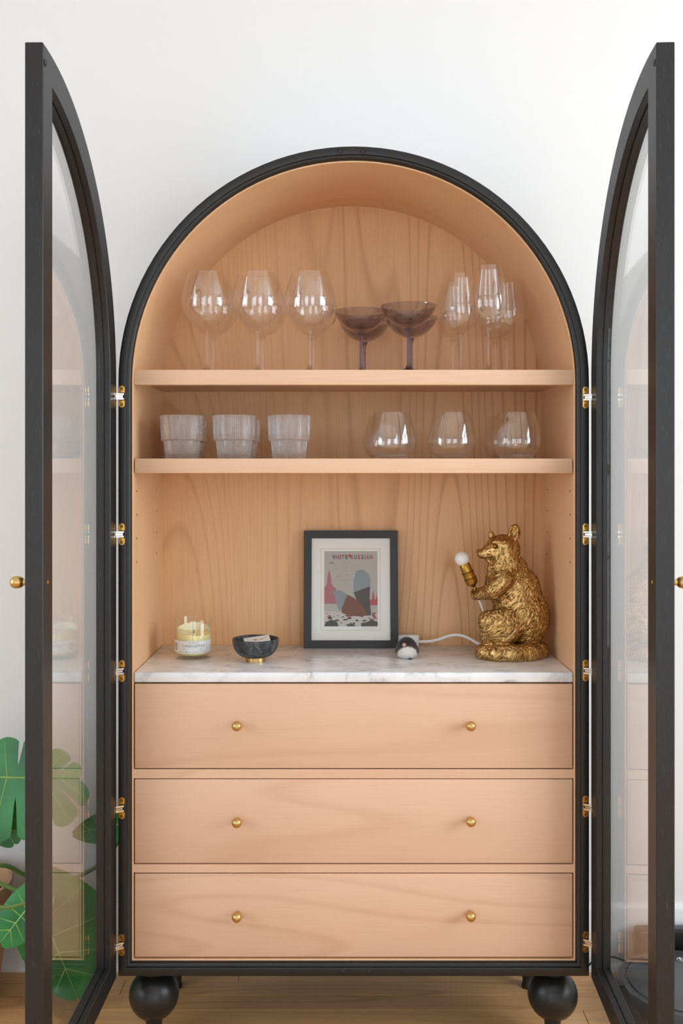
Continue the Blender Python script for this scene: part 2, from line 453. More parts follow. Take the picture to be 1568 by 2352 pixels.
# ------------------------------------------------------------------ mesh helpers
class MB:
    def __init__(self): self.v = []; self.f = []

    def add(self, verts, faces, flip=False):
        o = len(self.v)
        self.v += [tuple(p) for p in verts]
        for f in faces:
            f = [o + i for i in f]
            self.f.append(f[::-1] if flip else f)
        return self

    def box(self, x0, x1, y0, y1, z0, z1, bev=0.0, seg=2):
        bm = bmesh.new()
        vs = [bm.verts.new(p) for p in ((x0, y0, z0), (x1, y0, z0), (x1, y1, z0), (x0, y1, z0),
                                        (x0, y0, z1), (x1, y0, z1), (x1, y1, z1), (x0, y1, z1))]
        for f in ((3, 2, 1, 0), (4, 5, 6, 7), (0, 1, 5, 4), (1, 2, 6, 5), (2, 3, 7, 6), (3, 0, 4, 7)):
            bm.faces.new([vs[i] for i in f])
        if bev:
            bmesh.ops.bevel(bm, geom=bm.edges[:], offset=bev, segments=seg, profile=0.5, affect='EDGES')
        self.from_bm(bm)
        return self

    def from_bm(self, bm, mat=None):
        bm.verts.index_update()
        self.add([(mat @ v.co) if mat else v.co.copy() for v in bm.verts], [[v.index for v in f.verts] for f in bm.faces])
        bm.free()
        return self

    def lathe(self, prof, n=48, c=(0, 0, 0), rfun=None, axis=None, ang=(0, 2 * PI)):
        """prof: (r, z) from first to last; a zero radius closes on the axis"""
        base = len(self.v)
        rings = []
        full = abs(ang[1] - ang[0] - 2 * PI) < 1e-6
        cnt = n if full else n + 1
        for (r, z) in prof:
            if r <= 1e-9:
                rings.append([len(self.v)]); self.v.append((0, 0, z))
            else:
                ids = []
                for k in range(cnt):
                    a = ang[0] + (ang[1] - ang[0]) * k / n
                    rr = rfun(r, z, a) if rfun else r
                    ids.append(len(self.v)); self.v.append((rr * math.cos(a), rr * math.sin(a), z))
                rings.append(ids)
        for A, B in zip(rings[:-1], rings[1:]):
            la, lb = len(A), len(B)
            rng = range(n)
            for k in rng:
                k2 = (k + 1) % cnt if full else k + 1
                if la == 1 and lb == 1: continue
                if la == 1: self.f.append([A[0], B[k2], B[k]])
                elif lb == 1: self.f.append([A[k], A[k2], B[0]])
                else: self.f.append([A[k], A[k2], B[k2], B[k]])
        mt = Matrix.Translation(c)
        if axis is not None:
            mt = mt @ Vector((0, 0, 1)).rotation_difference(Vector(axis).normalized()).to_matrix().to_4x4()
        for i in range(base, len(self.v)):
            self.v[i] = tuple(mt @ Vector(self.v[i]))
        return self

    def tube(self, pts, r, n=10, caps=True, flat=1.0):
        pts = [Vector(p) for p in pts]
        rs = r if isinstance(r, (list, tuple)) else [r] * len(pts)
        rings = []
        up = None
        for i, p in enumerate(pts):
            t = (pts[min(i + 1, len(pts) - 1)] - pts[max(i - 1, 0)]).normalized()
            if up is None:
                up = t.orthogonal().normalized()
            up = (up - t * up.dot(t)).normalized()
            sd = t.cross(up)
            ids = []
            for k in range(n):
                a = 2 * PI * k / n
                ids.append(len(self.v))
                self.v.append(tuple(p + (up * math.cos(a) + sd * math.sin(a) * flat) * rs[i]))
            rings.append(ids)
        for A, B in zip(rings[:-1], rings[1:]):
            for k in range(n):
                k2 = (k + 1) % n
                self.f.append([A[k], A[k2], B[k2], B[k]])
        if caps:
            self.f.append(rings[0][::-1]); self.f.append(rings[-1])
        return self

    def prism(self, poly, y0, y1):
        """poly: (x, z) points counter-clockwise seen from -y; extruded along y"""
        n = len(poly)
        o = len(self.v)
        self.v += [(x, y0, z) for x, z in poly] + [(x, y1, z) for x, z in poly]
        self.f.append([o + i for i in range(n)])
        self.f.append([o + n + i for i in range(n)][::-1])
        for i in range(n):
            j = (i + 1) % n
            self.f.append([o + j, o + i, o + n + i, o + n + j])
        return self

    def sweep(self, loops, closed=False):
        """loops: lists of 3-D points of equal length, each a closed loop; bridged one after another"""
        n = len(loops[0])
        o = len(self.v)
        for L in loops: self.v += [tuple(p) for p in L]
        rng = range(len(loops)) if closed else range(len(loops) - 1)
        for a in rng:
            b = (a + 1) % len(loops)
            for k in range(n):
                k2 = (k + 1) % n
                self.f.append([o + a * n + k, o + a * n + k2, o + b * n + k2, o + b * n + k])
        return self

    def mesh(self, name, smooth=35.0, recalc=True):
        me = bpy.data.meshes.new(name)
        me.from_pydata(self.v, [], self.f)
        if recalc:
            bm = bmesh.new(); bm.from_mesh(me)
            bmesh.ops.recalc_face_normals(bm, faces=bm.faces[:])
            bm.to_mesh(me); bm.free()
        if smooth:
            me.polygons.foreach_set('use_smooth', [True] * len(me.polygons))
            me.set_sharp_from_angle(angle=math.radians(smooth))
        me.update()
        return me

    def build(self, name, mat, parent=None, loc=(0, 0, 0), smooth=35.0, recalc=True):
        me = self.mesh(name, smooth, recalc)
        return link(name, me, mat, parent, loc)


def link(name, me, mat, parent=None, loc=(0, 0, 0)):
    if mat is not None:
        me.materials.clear(); me.materials.append(M[mat] if isinstance(mat, str) else mat)
    o = bpy.data.objects.new(name, me)
    COL.objects.link(o)
    o.location = loc
    o.parent = parent
    return o


def tag(o, label=None, cat=None, group=None, kind=None):
    if label: o['label'] = label
    if cat: o['category'] = cat
    if group: o['group'] = group
    if kind: o['kind'] = kind
    return o


def thing(name, loc, label, cat, group=None, rz=0.0):
    o = bpy.data.objects.new(name, None)
    o.empty_display_size = 0.02
    COL.objects.link(o)
    o.location = loc
    o.rotation_euler = (0, 0, rz)
    return tag(o, label, cat, group)


def copy_tree(o, parent=None):
    c = o.copy(); COL.objects.link(c); c.parent = parent
    for ch in list(o.children): copy_tree(ch, c)
    return c


def bez(pts, n=8):
    """Catmull-Rom through points"""
    pts = [Vector(p) for p in pts]
    out = []
    for i in range(len(pts) - 1):
        p0 = pts[max(i - 1, 0)]; p1 = pts[i]; p2 = pts[i + 1]; p3 = pts[min(i + 2, len(pts) - 1)]
        for k in range(n):
            t = k / n
            out.append(0.5 * ((2 * p1) + (p2 - p0) * t + (2 * p0 - 5 * p1 + 4 * p2 - p3) * t * t + (3 * p1 - p0 - 3 * p2 + p3) * t ** 3))
    out.append(pts[-1])
    return out


def text_mesh(s, size, bold=0.0, align='CENTER', spacing=1.0):
    """flat lettering in the x-z plane, baseline at z = 0; returns verts, faces"""
    cu = bpy.data.curves.new('lettering', 'FONT')
    cu.body = s; cu.size = size; cu.align_x = align; cu.offset = bold; cu.space_character = spacing
    cu.resolution_u = 2
    ob = bpy.data.objects.new('lettering_tmp', cu)
    COL.objects.link(ob)
    dg = bpy.context.evaluated_depsgraph_get()
    me = bpy.data.meshes.new_from_object(ob.evaluated_get(dg))
    vs = [(v.co.x, 0.0, v.co.y) for v in me.vertices]
    fs = [list(p.vertices) for p in me.polygons]
    bpy.data.objects.remove(ob); bpy.data.curves.remove(cu); bpy.data.meshes.remove(me)
    return vs, fs


# ---- implicit surfaces (for animals): evaluate a distance field and mesh it with surface nets
def surface_nets(fn, lo, hi, h):
    lo = np.array(lo, float); hi = np.array(hi, float)
    n = np.ceil((hi - lo) / h).astype(int) + 1
    ax = [lo[i] + h * np.arange(n[i]) for i in range(3)]
    X, Y, Z = np.meshgrid(*ax, indexing='ij')
    V = fn(X, Y, Z).astype(np.float32)
    ins = V < 0
    c = [(i, j, k) for i in (0, 1) for j in (0, 1) for k in (0, 1)]
    sl = lambda a, o: a[o[0]:n[0] - 1 + o[0], o[1]:n[1] - 1 + o[1], o[2]:n[2] - 1 + o[2]]
    cntv = sum(sl(ins, o).astype(np.int8) for o in c)
    act = (cntv > 0) & (cntv < 8)
    idx = -np.ones(act.shape, int)
    ii = np.argwhere(act)
    idx[act] = np.arange(len(ii))
    acc = np.zeros((len(ii), 3)); num = np.zeros(len(ii))
    for a in c:
        for d in range(3):
            if a[d]: continue
            b = list(a); b[d] = 1
            va = sl(V, a)[act]; vb = sl(V, b)[act]
            cr = (va < 0) != (vb < 0)
            t = np.where(cr, va / np.where(cr, va - vb, 1), 0)
            p = np.tile(np.array(a, float), (len(ii), 1)); p[:, d] += t
            acc += p * cr[:, None]; num += cr
    verts = lo + h * (ii + acc / num[:, None])
    faces = []
    for d in range(3):
        e, f = [(1, 2), (2, 0), (0, 1)][d]
        A = [slice(None)] * 3; B = [slice(None)] * 3
        A[d] = slice(0, n[d] - 1); B[d] = slice(1, n[d])
        for q in (e, f):
            A[q] = slice(1, n[q] - 1); B[q] = slice(1, n[q] - 1)
        a = ins[tuple(A)]; b = ins[tuple(B)]
        w_ = np.argwhere(a != b)
        if not len(w_): continue
        sgn = a[a != b]
        w_ = w_.copy(); w_[:, e] += 1; w_[:, f] += 1
        def g(de, df):
            q = w_.copy(); q[:, e] -= de; q[:, f] -= df
            return idx[q[:, 0], q[:, 1], q[:, 2]]
        quad = np.stack([g(1, 1), g(0, 1), g(0, 0), g(1, 0)], 1)
        quad[~sgn] = quad[~sgn][:, ::-1]
        faces.append(quad)
    return verts, np.concatenate(faces)


def smin(a, b, k):
    h = np.clip(0.5 + 0.5 * (b - a) / k, 0, 1)
    return b * (1 - h) + a * h - k * h * (1 - h)


def ell(X, Y, Z, c, r, rot=0.0):
    """ellipsoid distance, rotated about y by rot"""
    x = X - c[0]; y = Y - c[1]; z = Z - c[2]
    if rot:
        cs, sn = math.cos(rot), math.sin(rot)
        x, z = cs * x + sn * z, -sn * x + cs * z
    k0 = np.sqrt((x / r[0]) ** 2 + (y / r[1]) ** 2 + (z / r[2]) ** 2)
    k1 = np.sqrt((x / r[0] ** 2) ** 2 + (y / r[1] ** 2) ** 2 + (z / r[2] ** 2) ** 2) + 1e-9
    return k0 * (k0 - 1) / k1


def cone(X, Y, Z, a, b, ra, rb):
    d = np.array(b, float) - np.array(a, float)
    L2 = d @ d
    t = np.clip(((X - a[0]) * d[0] + (Y - a[1]) * d[1] + (Z - a[2]) * d[2]) / L2, 0, 1)
    return np.sqrt((X - a[0] - t * d[0]) ** 2 + (Y - a[1] - t * d[1]) ** 2 + (Z - a[2] - t * d[2]) ** 2) - (ra + (rb - ra) * t)


# ------------------------------------------------------------------ the room
x0, x1, y0, y1, H = (ROOM[k] for k in ('x0', 'x1', 'y0', 'y1', 'h'))
T = 0.12


def st(o): return tag(o, kind='structure')


st(MB().box(x0 - T, x1 + T, y1, y1 + T, -0.1, H).build('wall_back', 'wall', smooth=0))
st(MB().box(x0 - T, x1 + T, y0 - T, y1 + T, H, H + 0.1).build('ceiling', 'ceiling', smooth=0))
floor = st(MB().box(x0 - T, x1 + T, y0 - T, y1 + T, -0.1, -0.018).build('floor', 'subfloor', smooth=0))
for side in ('left', 'right', 'rear'):
    ws = [wn for wn in WIN if wn[0] == side]
    mb = MB()

    def seg(a, b, z0_, z1_):
        if b - a < 1e-4: return
        if side == 'left': mb.box(x0 - T, x0, a, b, z0_, z1_)
        elif side == 'right': mb.box(x1, x1 + T, a, b, z0_, z1_)
        else: mb.box(a, b, y0 - T, y0, z0_, z1_)
    lo_, hi_ = (y0, y1) if side != 'rear' else (x0, x1)
    cur = lo_
    for (_, c, wd, za, zb, *_r) in sorted(ws, key=lambda q: q[1]):
        seg(cur, c - wd / 2, -0.1, H)
        seg(c - wd / 2, c + wd / 2, -0.1, za)
        seg(c - wd / 2, c + wd / 2, zb, H)
        cur = c + wd / 2
    seg(cur, hi_, -0.1, H)
    st(mb.build('wall_' + side, 'wall', smooth=0))
for i, (side, c, wd, za, zb, *_r) in enumerate(WIN):
    mb = MB()

    def bar(a, b, z0_, z1_, d0=0.02, d1=0.07):
        if side == 'left': mb.box(x0 - d1, x0 - d0, a, b, z0_, z1_)
        elif side == 'right': mb.box(x1 + d0, x1 + d1, a, b, z0_, z1_)
        else: mb.box(a, b, y0 - d1, y0 - d0, z0_, z1_)
    a, b = c - wd / 2, c + wd / 2
    for (p, q, r, s) in ((a, a + .05, za, zb), (b - .05, b, za, zb), (a, b, za, za + .05), (a, b, zb - .05, zb),
                         (a, b, (za + zb) / 2 - .03, (za + zb) / 2 + .03), (c - .012, c + .012, za, zb),
                         (a, b, za + (zb - za) * .27 - .01, za + (zb - za) * .27 + .01),
                         (a, b, za + (zb - za) * .75 - .01, za + (zb - za) * .75 + .01)):
        bar(p, q, r, s)
    st(mb.build('window_%d' % (i + 1), 'trim', smooth=0))

# baseboard with a rounded shoe moulding
bb = MB()
prof = [(0, 0.0), (-0.026, 0.0), (-0.026, 0.006), (-0.022, 0.014), (-0.016, 0.018), (-0.014, 0.019), (-0.014, 0.150),
        (-0.012, 0.157), (-0.006, 0.161), (-0.004, 0.166), (0, 0.166)]
L1 = [(x0, y1 + d, z) for d, z in prof]; L2 = [(x1, y1 + d, z) for d, z in prof]
bb.sweep([L1, L2]); n_ = len(prof)
bb.f.append(list(range(n_))); bb.f.append([n_ + i for i in range(n_)][::-1])
st(bb.build('baseboard_back', 'trim', smooth=30))

# oak strip floor: every strip a piece of the floor, joints recessed
PW = 0.068
row = 0
yy = y1
rnd = random.Random(3)
pm = {}
while yy > -1.15:
    xa = x0 - rnd.uniform(0.0, 1.2)
    while xa < x1:
        ln = rnd.choice((0.95, 1.25, 1.55))
        if ln not in pm:
            pm[ln] = MB().box(0.0006, ln - 0.0006, -PW + 0.0006, -0.0006, -0.018, 0.0, 0.0008, 1).mesh('plank', 0)
        if xa > x0 - 0.12 and xa + ln < x1 + 0.12:
            link('plank', pm[ln], 'plank', floor, (xa, yy, 0))
        else:
            a, b = max(xa, x0), min(xa + ln, x1)
            if b - a > 0.02:
                MB().box(0.0006, b - a - 0.0006, -PW + 0.0006, -0.0006, -0.018, 0.0, 0.0008, 1).build('plank', 'plank', floor, (a, yy, 0), smooth=0)
        xa += ln
    yy -= PW
    row += 1
MB().box(x0, x1, y0, yy, -0.018, -0.0005).build('plank', 'subfloor', floor, smooth=0)

# ------------------------------------------------------------------ the arched cabinet
HW, ZB, ZC = 0.514, 0.1766, 1.475
YB = 0.372                                 # back of the interior
YF = 0.016                                 # front of drawers, shelves and lining


def arch(i, y, n=56):
    """closed loop of the arched outline, inset by i"""
    hw = HW - i
    pts = [(-hw, y, ZB + i), (-hw, y, ZB + i + 0.4), (-hw, y, ZC - 0.3)]
    for k in range(n + 1):
        a = PI - PI * k / n
        pts.append((hw * math.cos(a), y, ZC + hw * math.sin(a)))
    pts += [(hw, y, ZC - 0.3), (hw, y, ZB + i + 0.4), (hw, y, ZB + i)]
    return pts


cab = thing('arched_cabinet', (0, 0, 0), 'tall black arched display cabinet with both glass doors open and oak interior', 'cabinet')
CI = 0.0270                                # where the oak lining starts
LI = 0.0305                                # inner face of the oak lining
MB().sweep([arch(0.0266, 0.385), arch(0, 0.385), arch(0, 0.003), arch(0.0008, 0.0008), arch(0.003, 0.0),
            arch(0.0165, 0.0), arch(0.018, 0.0008), arch(0.0185, 0.003), arch(0.0185, 0.0055), arch(0.0195, 0.0057),
            arch(0.0225, 0.0064), arch(0.0250, 0.0085), arch(0.0262, 0.0120), arch(0.0266, 0.0155)],
           closed=True).build('carcass', 'black', cab, smooth=30)
MB().sweep([arch(LI, YB + 0.012), arch(CI - 0.0001, YB + 0.012), arch(CI - 0.0001, YF + 0.0), arch(CI + 0.0004, YF - 0.0006), arch(LI - 0.0006, YF - 0.0006), arch(LI, YF)],
           closed=True).build('lining', 'oak_side', cab, smooth=30)
# two book-matched back boards
HI = HW - LI
XS = -0.039
full = [(p[0], p[2]) for p in arch(LI - 0.001, 0)]
def clip(poly, keep_left, x):
    out = []
    for i in range(len(poly)):
        a, b = poly[i], poly[(i + 1) % len(poly)]
        ia = (a[0] <= x) == keep_left; ib = (b[0] <= x) == keep_left
        if ia: out.append(a)
        if ia != ib:
            t = (x - a[0]) / (b[0] - a[0]); out.append((x, a[1] + t * (b[1] - a[1])))
    return out
MB().prism(clip(full, True, XS), YB, YB + 0.011).build('back_board', 'oak_back', cab, smooth=0)
MB().prism(clip(full, False, XS + 0.00002), YB, YB + 0.011).build('back_board', 'oak_back', cab, smooth=0)

# shelves: a thin panel with a deeper front lip
def shelf(py_top, py_bot, gap, nm='shelf'):
    zt, zb = WZ(py_top, YF), WZ(py_bot, YF)
    hw = HI - gap
    mb = MB().box(-hw, hw, YF, YF + 0.026, zb, zt, 0.0018, 2)
    s = mb.build(nm, 'oak_shelf', cab, smooth=40)
    MB().box(-hw + 0.0005, hw - 0.0005, YF + 0.0255, YB - 0.001, zt - 0.019, zt - 0.0004, 0.0008, 1).build('shelf_panel', 'oak_shelf', s, smooth=0)
    return zt
Z1 = shelf(849, 884, 0.0004)
Z2 = shelf(1053, 1087, 0.0022)
# marble slab over the drawers
ZM = 0.837
mar = MB().box(-HI + 0.0012, HI - 0.0012, YF - 0.001, YB - 0.0008, WZ(1567.5, YF), ZM, 0.0028, 3).build('marble_top', 'marble', cab, smooth=40)
tag(mar, 'white veined marble slab')

# drawers and the rails between them
KN = [(0.0, 0.0), (0.0052, 0.0), (0.0052, -0.010), (0.0056, -0.0115), (0.0080, -0.0125), (0.0104, -0.0160), (0.0112, -0.0205),
      (0.0103, -0.0250), (0.0078, -0.0290), (0.0040, -0.0312), (0.0, -0.0318)]
knob_me = MB().lathe([(r, z) for r, z in KN], 28, axis=(0, 1, 0)).mesh('knob', 40)
DH = HI - 0.0028
for (pa, pb, pk) in ((1571, 1764.5, (1671, 1671)), (1790, 1982.5, (1893, 1891)), (2007, 2198, (2110, 2108))):
    za, zb = WZ(pa, YF), WZ(pb, YF)
    d = MB().box(-DH, DH, YF - 0.0005, YF + 0.021, zb, za, 0.0012, 2).build('drawer', 'oak_drawer', cab, smooth=40)
    MB().box(-DH + 0.012, DH - 0.012, YF + 0.021, YB - 0.02, zb + 0.012, za - 0.02).build('drawer_box', 'oak_side', d, smooth=0)
    for px, pky in ((543.5, pk[0]), (1081, pk[1])):
        k = link('knob', knob_me, 'brass', d, (WX(px, -0.005), YF - 0.0005, WZ(pky - 3, -0.005)))
for (pa, pb) in ((1767, 1788), (1985.5, 2004.5)):
    MB().box(-HI, HI, YF + 0.0, YF + 0.10, WZ(pb, YF), WZ(pa, YF), 0.0005, 1).build('drawer_rail', 'oak_drawer', cab, smooth=0)

# shelf pin holes in both sides
ph = MB().lathe([(0.0, 0.0004), (0.0023, 0.0004), (0.0026, 0.0)], 12, axis=(1, 0, 0)).mesh('pin_hole', 30)
for sx in (-1, 1):
    for yh in (0.05, 0.29):
        for k in range(4):
            o = link('pin_hole', ph, 'hole', cab, (sx * (HI - 0.00005), yh, 1.235 - 0.0528 * k))
            if sx > 0: o.rotation_euler = (0, 0, PI)

# legs: a turned ball on a tapering foot
leg_prof = [(0.0, ZB + 0.002), (0.034, ZB + 0.002), (0.034, ZB - 0.007), (0.028, ZB - 0.010)]
for k in range(15):
    a = math.radians(62 - k * (62 + 69) / 14)
    leg_prof.append((0.0555 * math.cos(a), 0.107 + 0.0555 * math.sin(a)))
leg_prof += [(0.0190, 0.052), (0.0185, 0.045), (0.0160, 0.012), (0.0185, 0.006), (0.0185, 0.0), (0.0, 0.0)]
leg_me = MB().lathe(leg_prof, 48).mesh('leg', 40)
for sx in (-1, 1):
    for yl in (0.062, 0.300):
        link('leg', leg_me, 'black', cab, (sx * (0.447 if yl < 0.2 else 0.440), yl, 0))

# magnets set in the front frame, top and bottom
mg = MB().lathe([(0.0, 0.0006), (0.0040, 0.0006), (0.0046, 0.0002), (0.0050, 0.0010), (0.0056, 0.0010), (0.0060, 0.0)], 24, axis=(0, -1, 0)).mesh('magnet', 40)
for px, py in ((781, 346), (834, 347), (788, 2232), (847, 2232)):
    link('magnet', mg, 'magnet', cab, (WX(px, 0), 0.0001, WZ(py, 0)))

# ---- doors
DT, DW = 0.0304, 0.5135


def door_loop(i, v, n=40):
    """outline of one door in its own plane (u from the hinge side, z), inset by i, at depth v"""
    R = HW
    st_i = i * 0.052 / 0.054 if i > 0 else 0
    r = R - i
    um = DW - st_i
    zb = ZB + i * 0.046 / 0.054
    pts = [(i, zb), (i, zb + 0.5), (i, ZC - 0.3)]
    amax = math.acos(max(-1, min(1, (um - R) / r)))       # angle where the arc meets the meeting stile
    for k in range(n + 1):
        a = PI + (amax - PI) * k / n
        pts.append((R + r * math.cos(a), ZC + r * math.sin(a)))
    pts += [(um, ZC - 0.3), (um, zb + 0.5), (um, zb)]
    return [(u, -v, z) for u, z in pts]


def make_door(sgn, theta, hx, hy):
    def mir(L): return [(sgn * p[0], p[1], p[2]) for p in L]
    loops = [door_loop(0.0012, 0.0), door_loop(0.0525, 0.0), door_loop(0.054, 0.0014), door_loop(0.054, 0.0115),
             door_loop(0.0525, 0.0117), door_loop(0.0525, 0.0132), door_loop(0.056, 0.0134), door_loop(0.056, 0.0225),
             door_loop(0.0515, 0.0226), door_loop(0.0515, 0.0262), door_loop(0.054, 0.0263),
             door_loop(0.054, DT - 0.0012), door_loop(0.0528, DT), door_loop(0.0012, DT), door_loop(0.0, DT - 0.0012), door_loop(0.0, 0.0012)]
    d = MB().sweep([mir(L) for L in loops], closed=True).build('door', 'black_door', cab, (hx, hy, 0), smooth=30)
    d.rotation_euler = (0, 0, -sgn * theta)
    g0, g1 = mir(door_loop(0.0530, 0.0229)), mir(door_loop(0.0530, 0.0258))
    mb = MB().sweep([g0, g1]); n = len(g0)
    mb.f.append(list(range(n))); mb.f.append([n + i for i in range(n)][::-1])
    mb.build('glass_pane', 'pane', d, smooth=20)
    # meeting-stile knob on the outside and its screw on the inside
    zk = WZ(1337, -0.49)
    kp = [(0.0, 0.0), (0.0070, 0.0), (0.0062, 0.002), (0.0054, 0.006), (0.0054, 0.0105), (0.0066, 0.0115), (0.0088, 0.0140), (0.0102, 0.0185), (0.0106, 0.0225),
          (0.0100, 0.0270), (0.0080, 0.0305), (0.0045, 0.0328), (0.0, 0.0335)]
    MB().lathe(kp, 32, axis=(0, -1, 0)).build('knob', 'brass', d, (sgn * (DW - 0.026), -DT, zk), smooth=40)
    MB().lathe([(0.0, 0.0006), (0.0032, 0.0004), (0.0035, 0.0)], 16, axis=(0, 1, 0)).build('screw', 'brass_hinge', d, (sgn * (DW - 0.026), 0.0002, zk))
    link('magnet', mg, 'magnet', d, (sgn * (DW - 0.012), 0.0004, ZC + HW - 0.029)).rotation_euler = (0, 0, PI)
    for zz in (ZB + 0.022,):
        link('magnet', mg, 'magnet', d, (sgn * (DW - 0.02), 0.0004, zz)).rotation_euler = (0, 0, PI)
    return d


TL, TR = math.radians(90.6), math.radians(87.5)
door_l = make_door(1, TL, -0.5168, -0.004)
door_r = make_door(-1, TR, 0.5168, -0.004)


# ---- concealed brass hinges bridging frame and door
def stadium(w_, h_, t, slot):
    pts = []
    r = w_ / 2
    for k in range(13):
        a = PI * k / 12
        pts.append((r * math.cos(a), h_ / 2 - r + r * math.sin(a)))
    for k in range(13):
        a = PI + PI * k / 12
        pts.append((r * math.cos(a), -h_ / 2 + r + r * math.sin(a)))
    return pts


plate_me = MB().prism(stadium(0.0128, 0.0475, 0, 0), -0.0012, 0.0).mesh('hinge', 30)
slotm = MB().box(-0.0050, 0.0066, -0.0015, -0.0012, -0.0085, 0.0085).mesh('hinge_slot', 0)
scr_me = MB().lathe([(0, 0.0018), (0.0030, 0.0018), (0.0037, 0.0012)], 18, axis=(0, -1, 0)).box(-0.003, 0.003, -0.00195, -0.0017, -0.0004, 0.0004).mesh('screw', 30)
for sx, pys in ((-1, (911, 1227, 1541, 1856, 2170)), (1, (913, 1227, 1540, 1852, 2163))):
    for py in pys:
        z = WZ(py, 0)
        h = link('hinge', plate_me, 'brass_hinge', cab, (sx * 0.5057, 0, z))
        sl = link('hinge_slot', slotm, 'groove', h)
        for dz in (-0.0175, 0.0175):
            s_ = link('screw', scr_me, 'screw', h, (0, 0, dz)); s_.rotation_euler = (0, random.uniform(0, 3), 0)
        dp = link('door_plate', plate_me, 'brass_hinge', h, (sx * (0.5168 - 0.5057 + 0.0001), -0.0135, -0.001))
        dp.rotation_euler = (0, 0, -sx * PI / 2 + (PI if sx > 0 else PI))
        lkm = MB()
        for q in (-1, 0, 1):
            zc = q * 0.0050
            a = Vector((-sx * 0.004 if q % 2 else -sx * 0.001, -0.0010, zc)); b = Vector((sx * 0.0115, -0.0135 + (0.003 if q % 2 else 0), zc))
            dv = (b - a).normalized(); nn = Vector((-dv.y, dv.x, 0))
            c8 = []
            for e_, w_ in ((a, 0.0020), (b, 0.0020)):
                for sg in (-1, 1):
                    for hz in (-0.0020, 0.0020):
                        c8.append(e_ + nn * w_ * sg + Vector((0, 0, hz)))
            lkm.add(c8, [(0, 1, 3, 2), (4, 6, 7, 5), (0, 4, 5, 1), (2, 3, 7, 6), (0, 2, 6, 4), (1, 5, 7, 3)])
        lkm.build('link', 'steel', h, smooth=0)

# ------------------------------------------------------------------ glasses on the shelves
def smooth_prof(pts, n=6):
    q = bez([(p[0], 0, p[1]) for p in pts], n)
    return [(max(v.x, 0), v.z) for v in q]


def make_goblet(name, bowl, h_stem, foot_r, stem_r, mat_bowl, mat_stem, t=0.0011):
    """bowl: (r, z) outer profile from its bottom to the rim; stemware standing at z = 0"""
    root = bpy.data.objects.new(name, None); COL.objects.link(root); root.empty_display_size = 0.02
    outer = smooth_prof(bowl, 6)
    inner = []
    zb = outer[0][1]
    for k, (r, z) in enumerate(outer):
        j = min(k + 1, len(outer) - 1); i = max(k - 1, 0)
        d = Vector((outer[j][0] - outer[i][0], outer[j][1] - outer[i][1])).normalized()
        tt = t * (1 + 3.2 * max(0, 1 - (z - zb) / 0.012))
        q = (max(r - d.y * tt, 0.0), z + d.x * tt)
        inner.append(q)
    prof = [(0, outer[0][1])] + [o for o in outer if o[0] > 0] + [q for q in reversed(inner) if q[0] > 0.0004] + [(0, inner[0][1])]
    MB().lathe(prof, 56).build('bowl', mat_bowl, root, smooth=50)
    z0 = outer[0][1]
    sp = [(0, 0.012), (stem_r * 1.9, 0.0085), (stem_r * 1.25, 0.014), (stem_r * 1.0, 0.026), (stem_r * 0.95, z0 - 0.022), (stem_r * 1.15, z0 - 0.010), (stem_r * 2.1, z0 - 0.001)]
    sp = smooth_prof(sp[1:], 4)
    MB().lathe([(0, sp[0][1])] + sp + [(0, z0 - 0.0002)], 28).build('stem', mat_stem, root, smooth=50)
    fp = [(0, 0.0), (foot_r, 0.0), (foot_r, 0.0012)] + smooth_prof([(foot_r, 0.0012), (foot_r * 0.6, 0.0032), (stem_r * 3, 0.0058), (stem_r * 1.9, 0.0085)], 4)[1:] + [(0, 0.0085)]
    MB().lathe(fp, 48).build('foot', mat_stem, root, smooth=50)
    return root


def place(proto, spots, cat, group):
    for i, (px, y, z, label) in enumerate(spots):
        o = proto if i == 0 else copy_tree(proto)
        o.location = (WX(px, y), y, z)
        tag(o, label, cat, group)


balloon = make_goblet('balloon_wine_glass',
                      [(0.0052, 0.098), (0.014, 0.1005), (0.030, 0.1085), (0.046, 0.125), (0.0555, 0.143), (0.0580, 0.160), (0.0560, 0.178), (0.0500, 0.200), (0.0425, 0.2235)],
                      0.098, 0.038, 0.0036, 'wineglass', 'stem')
place(balloon, [
    (475, 0.080, Z1, 'clear balloon wine glass in the front row, farthest from the smoky coupes'),
    (591, 0.080, Z1, 'clear balloon wine glass in the middle of the front row of balloon glasses'),
    (711, 0.080, Z1, 'clear balloon wine glass in the front row, next to the smoky coupes'),
    (490, 0.199, Z1, 'clear balloon wine glass in the back row, farthest from the smoky coupes'),
    (603, 0.199, Z1, 'clear balloon wine glass in the middle of the back row of balloon glasses'),
    (719, 0.202, Z1, 'clear balloon wine glass in the back row, next to the smoky coupes')],
    'wine glass', 'balloon wine glasses on the top shelf')

coupe = make_goblet('coupe_glass',
                    [(0.0056, 0.0985), (0.0125, 0.0995), (0.026, 0.1045), (0.042, 0.1150), (0.0540, 0.1285), (0.0610, 0.1410), (0.0635, 0.1475)],
                    0.0985, 0.036, 0.0038, 'coupe', 'coupe_stem')
place(coupe, [
    (938, 0.060, Z1, 'smoky purple coupe glass overlapping in front of the other coupes'),
    (829, 0.133, Z1, 'smoky purple coupe glass next to the balloon wine glasses, front of its pair'),
    (944, 0.230, Z1, 'smoky purple coupe glass behind the frontmost coupe, near the back board'),
    (837, 0.300, Z1, 'smoky purple coupe glass near the back board behind the coupe beside the balloon glasses')],
    'glass', 'smoky coupe glasses on the top shelf')

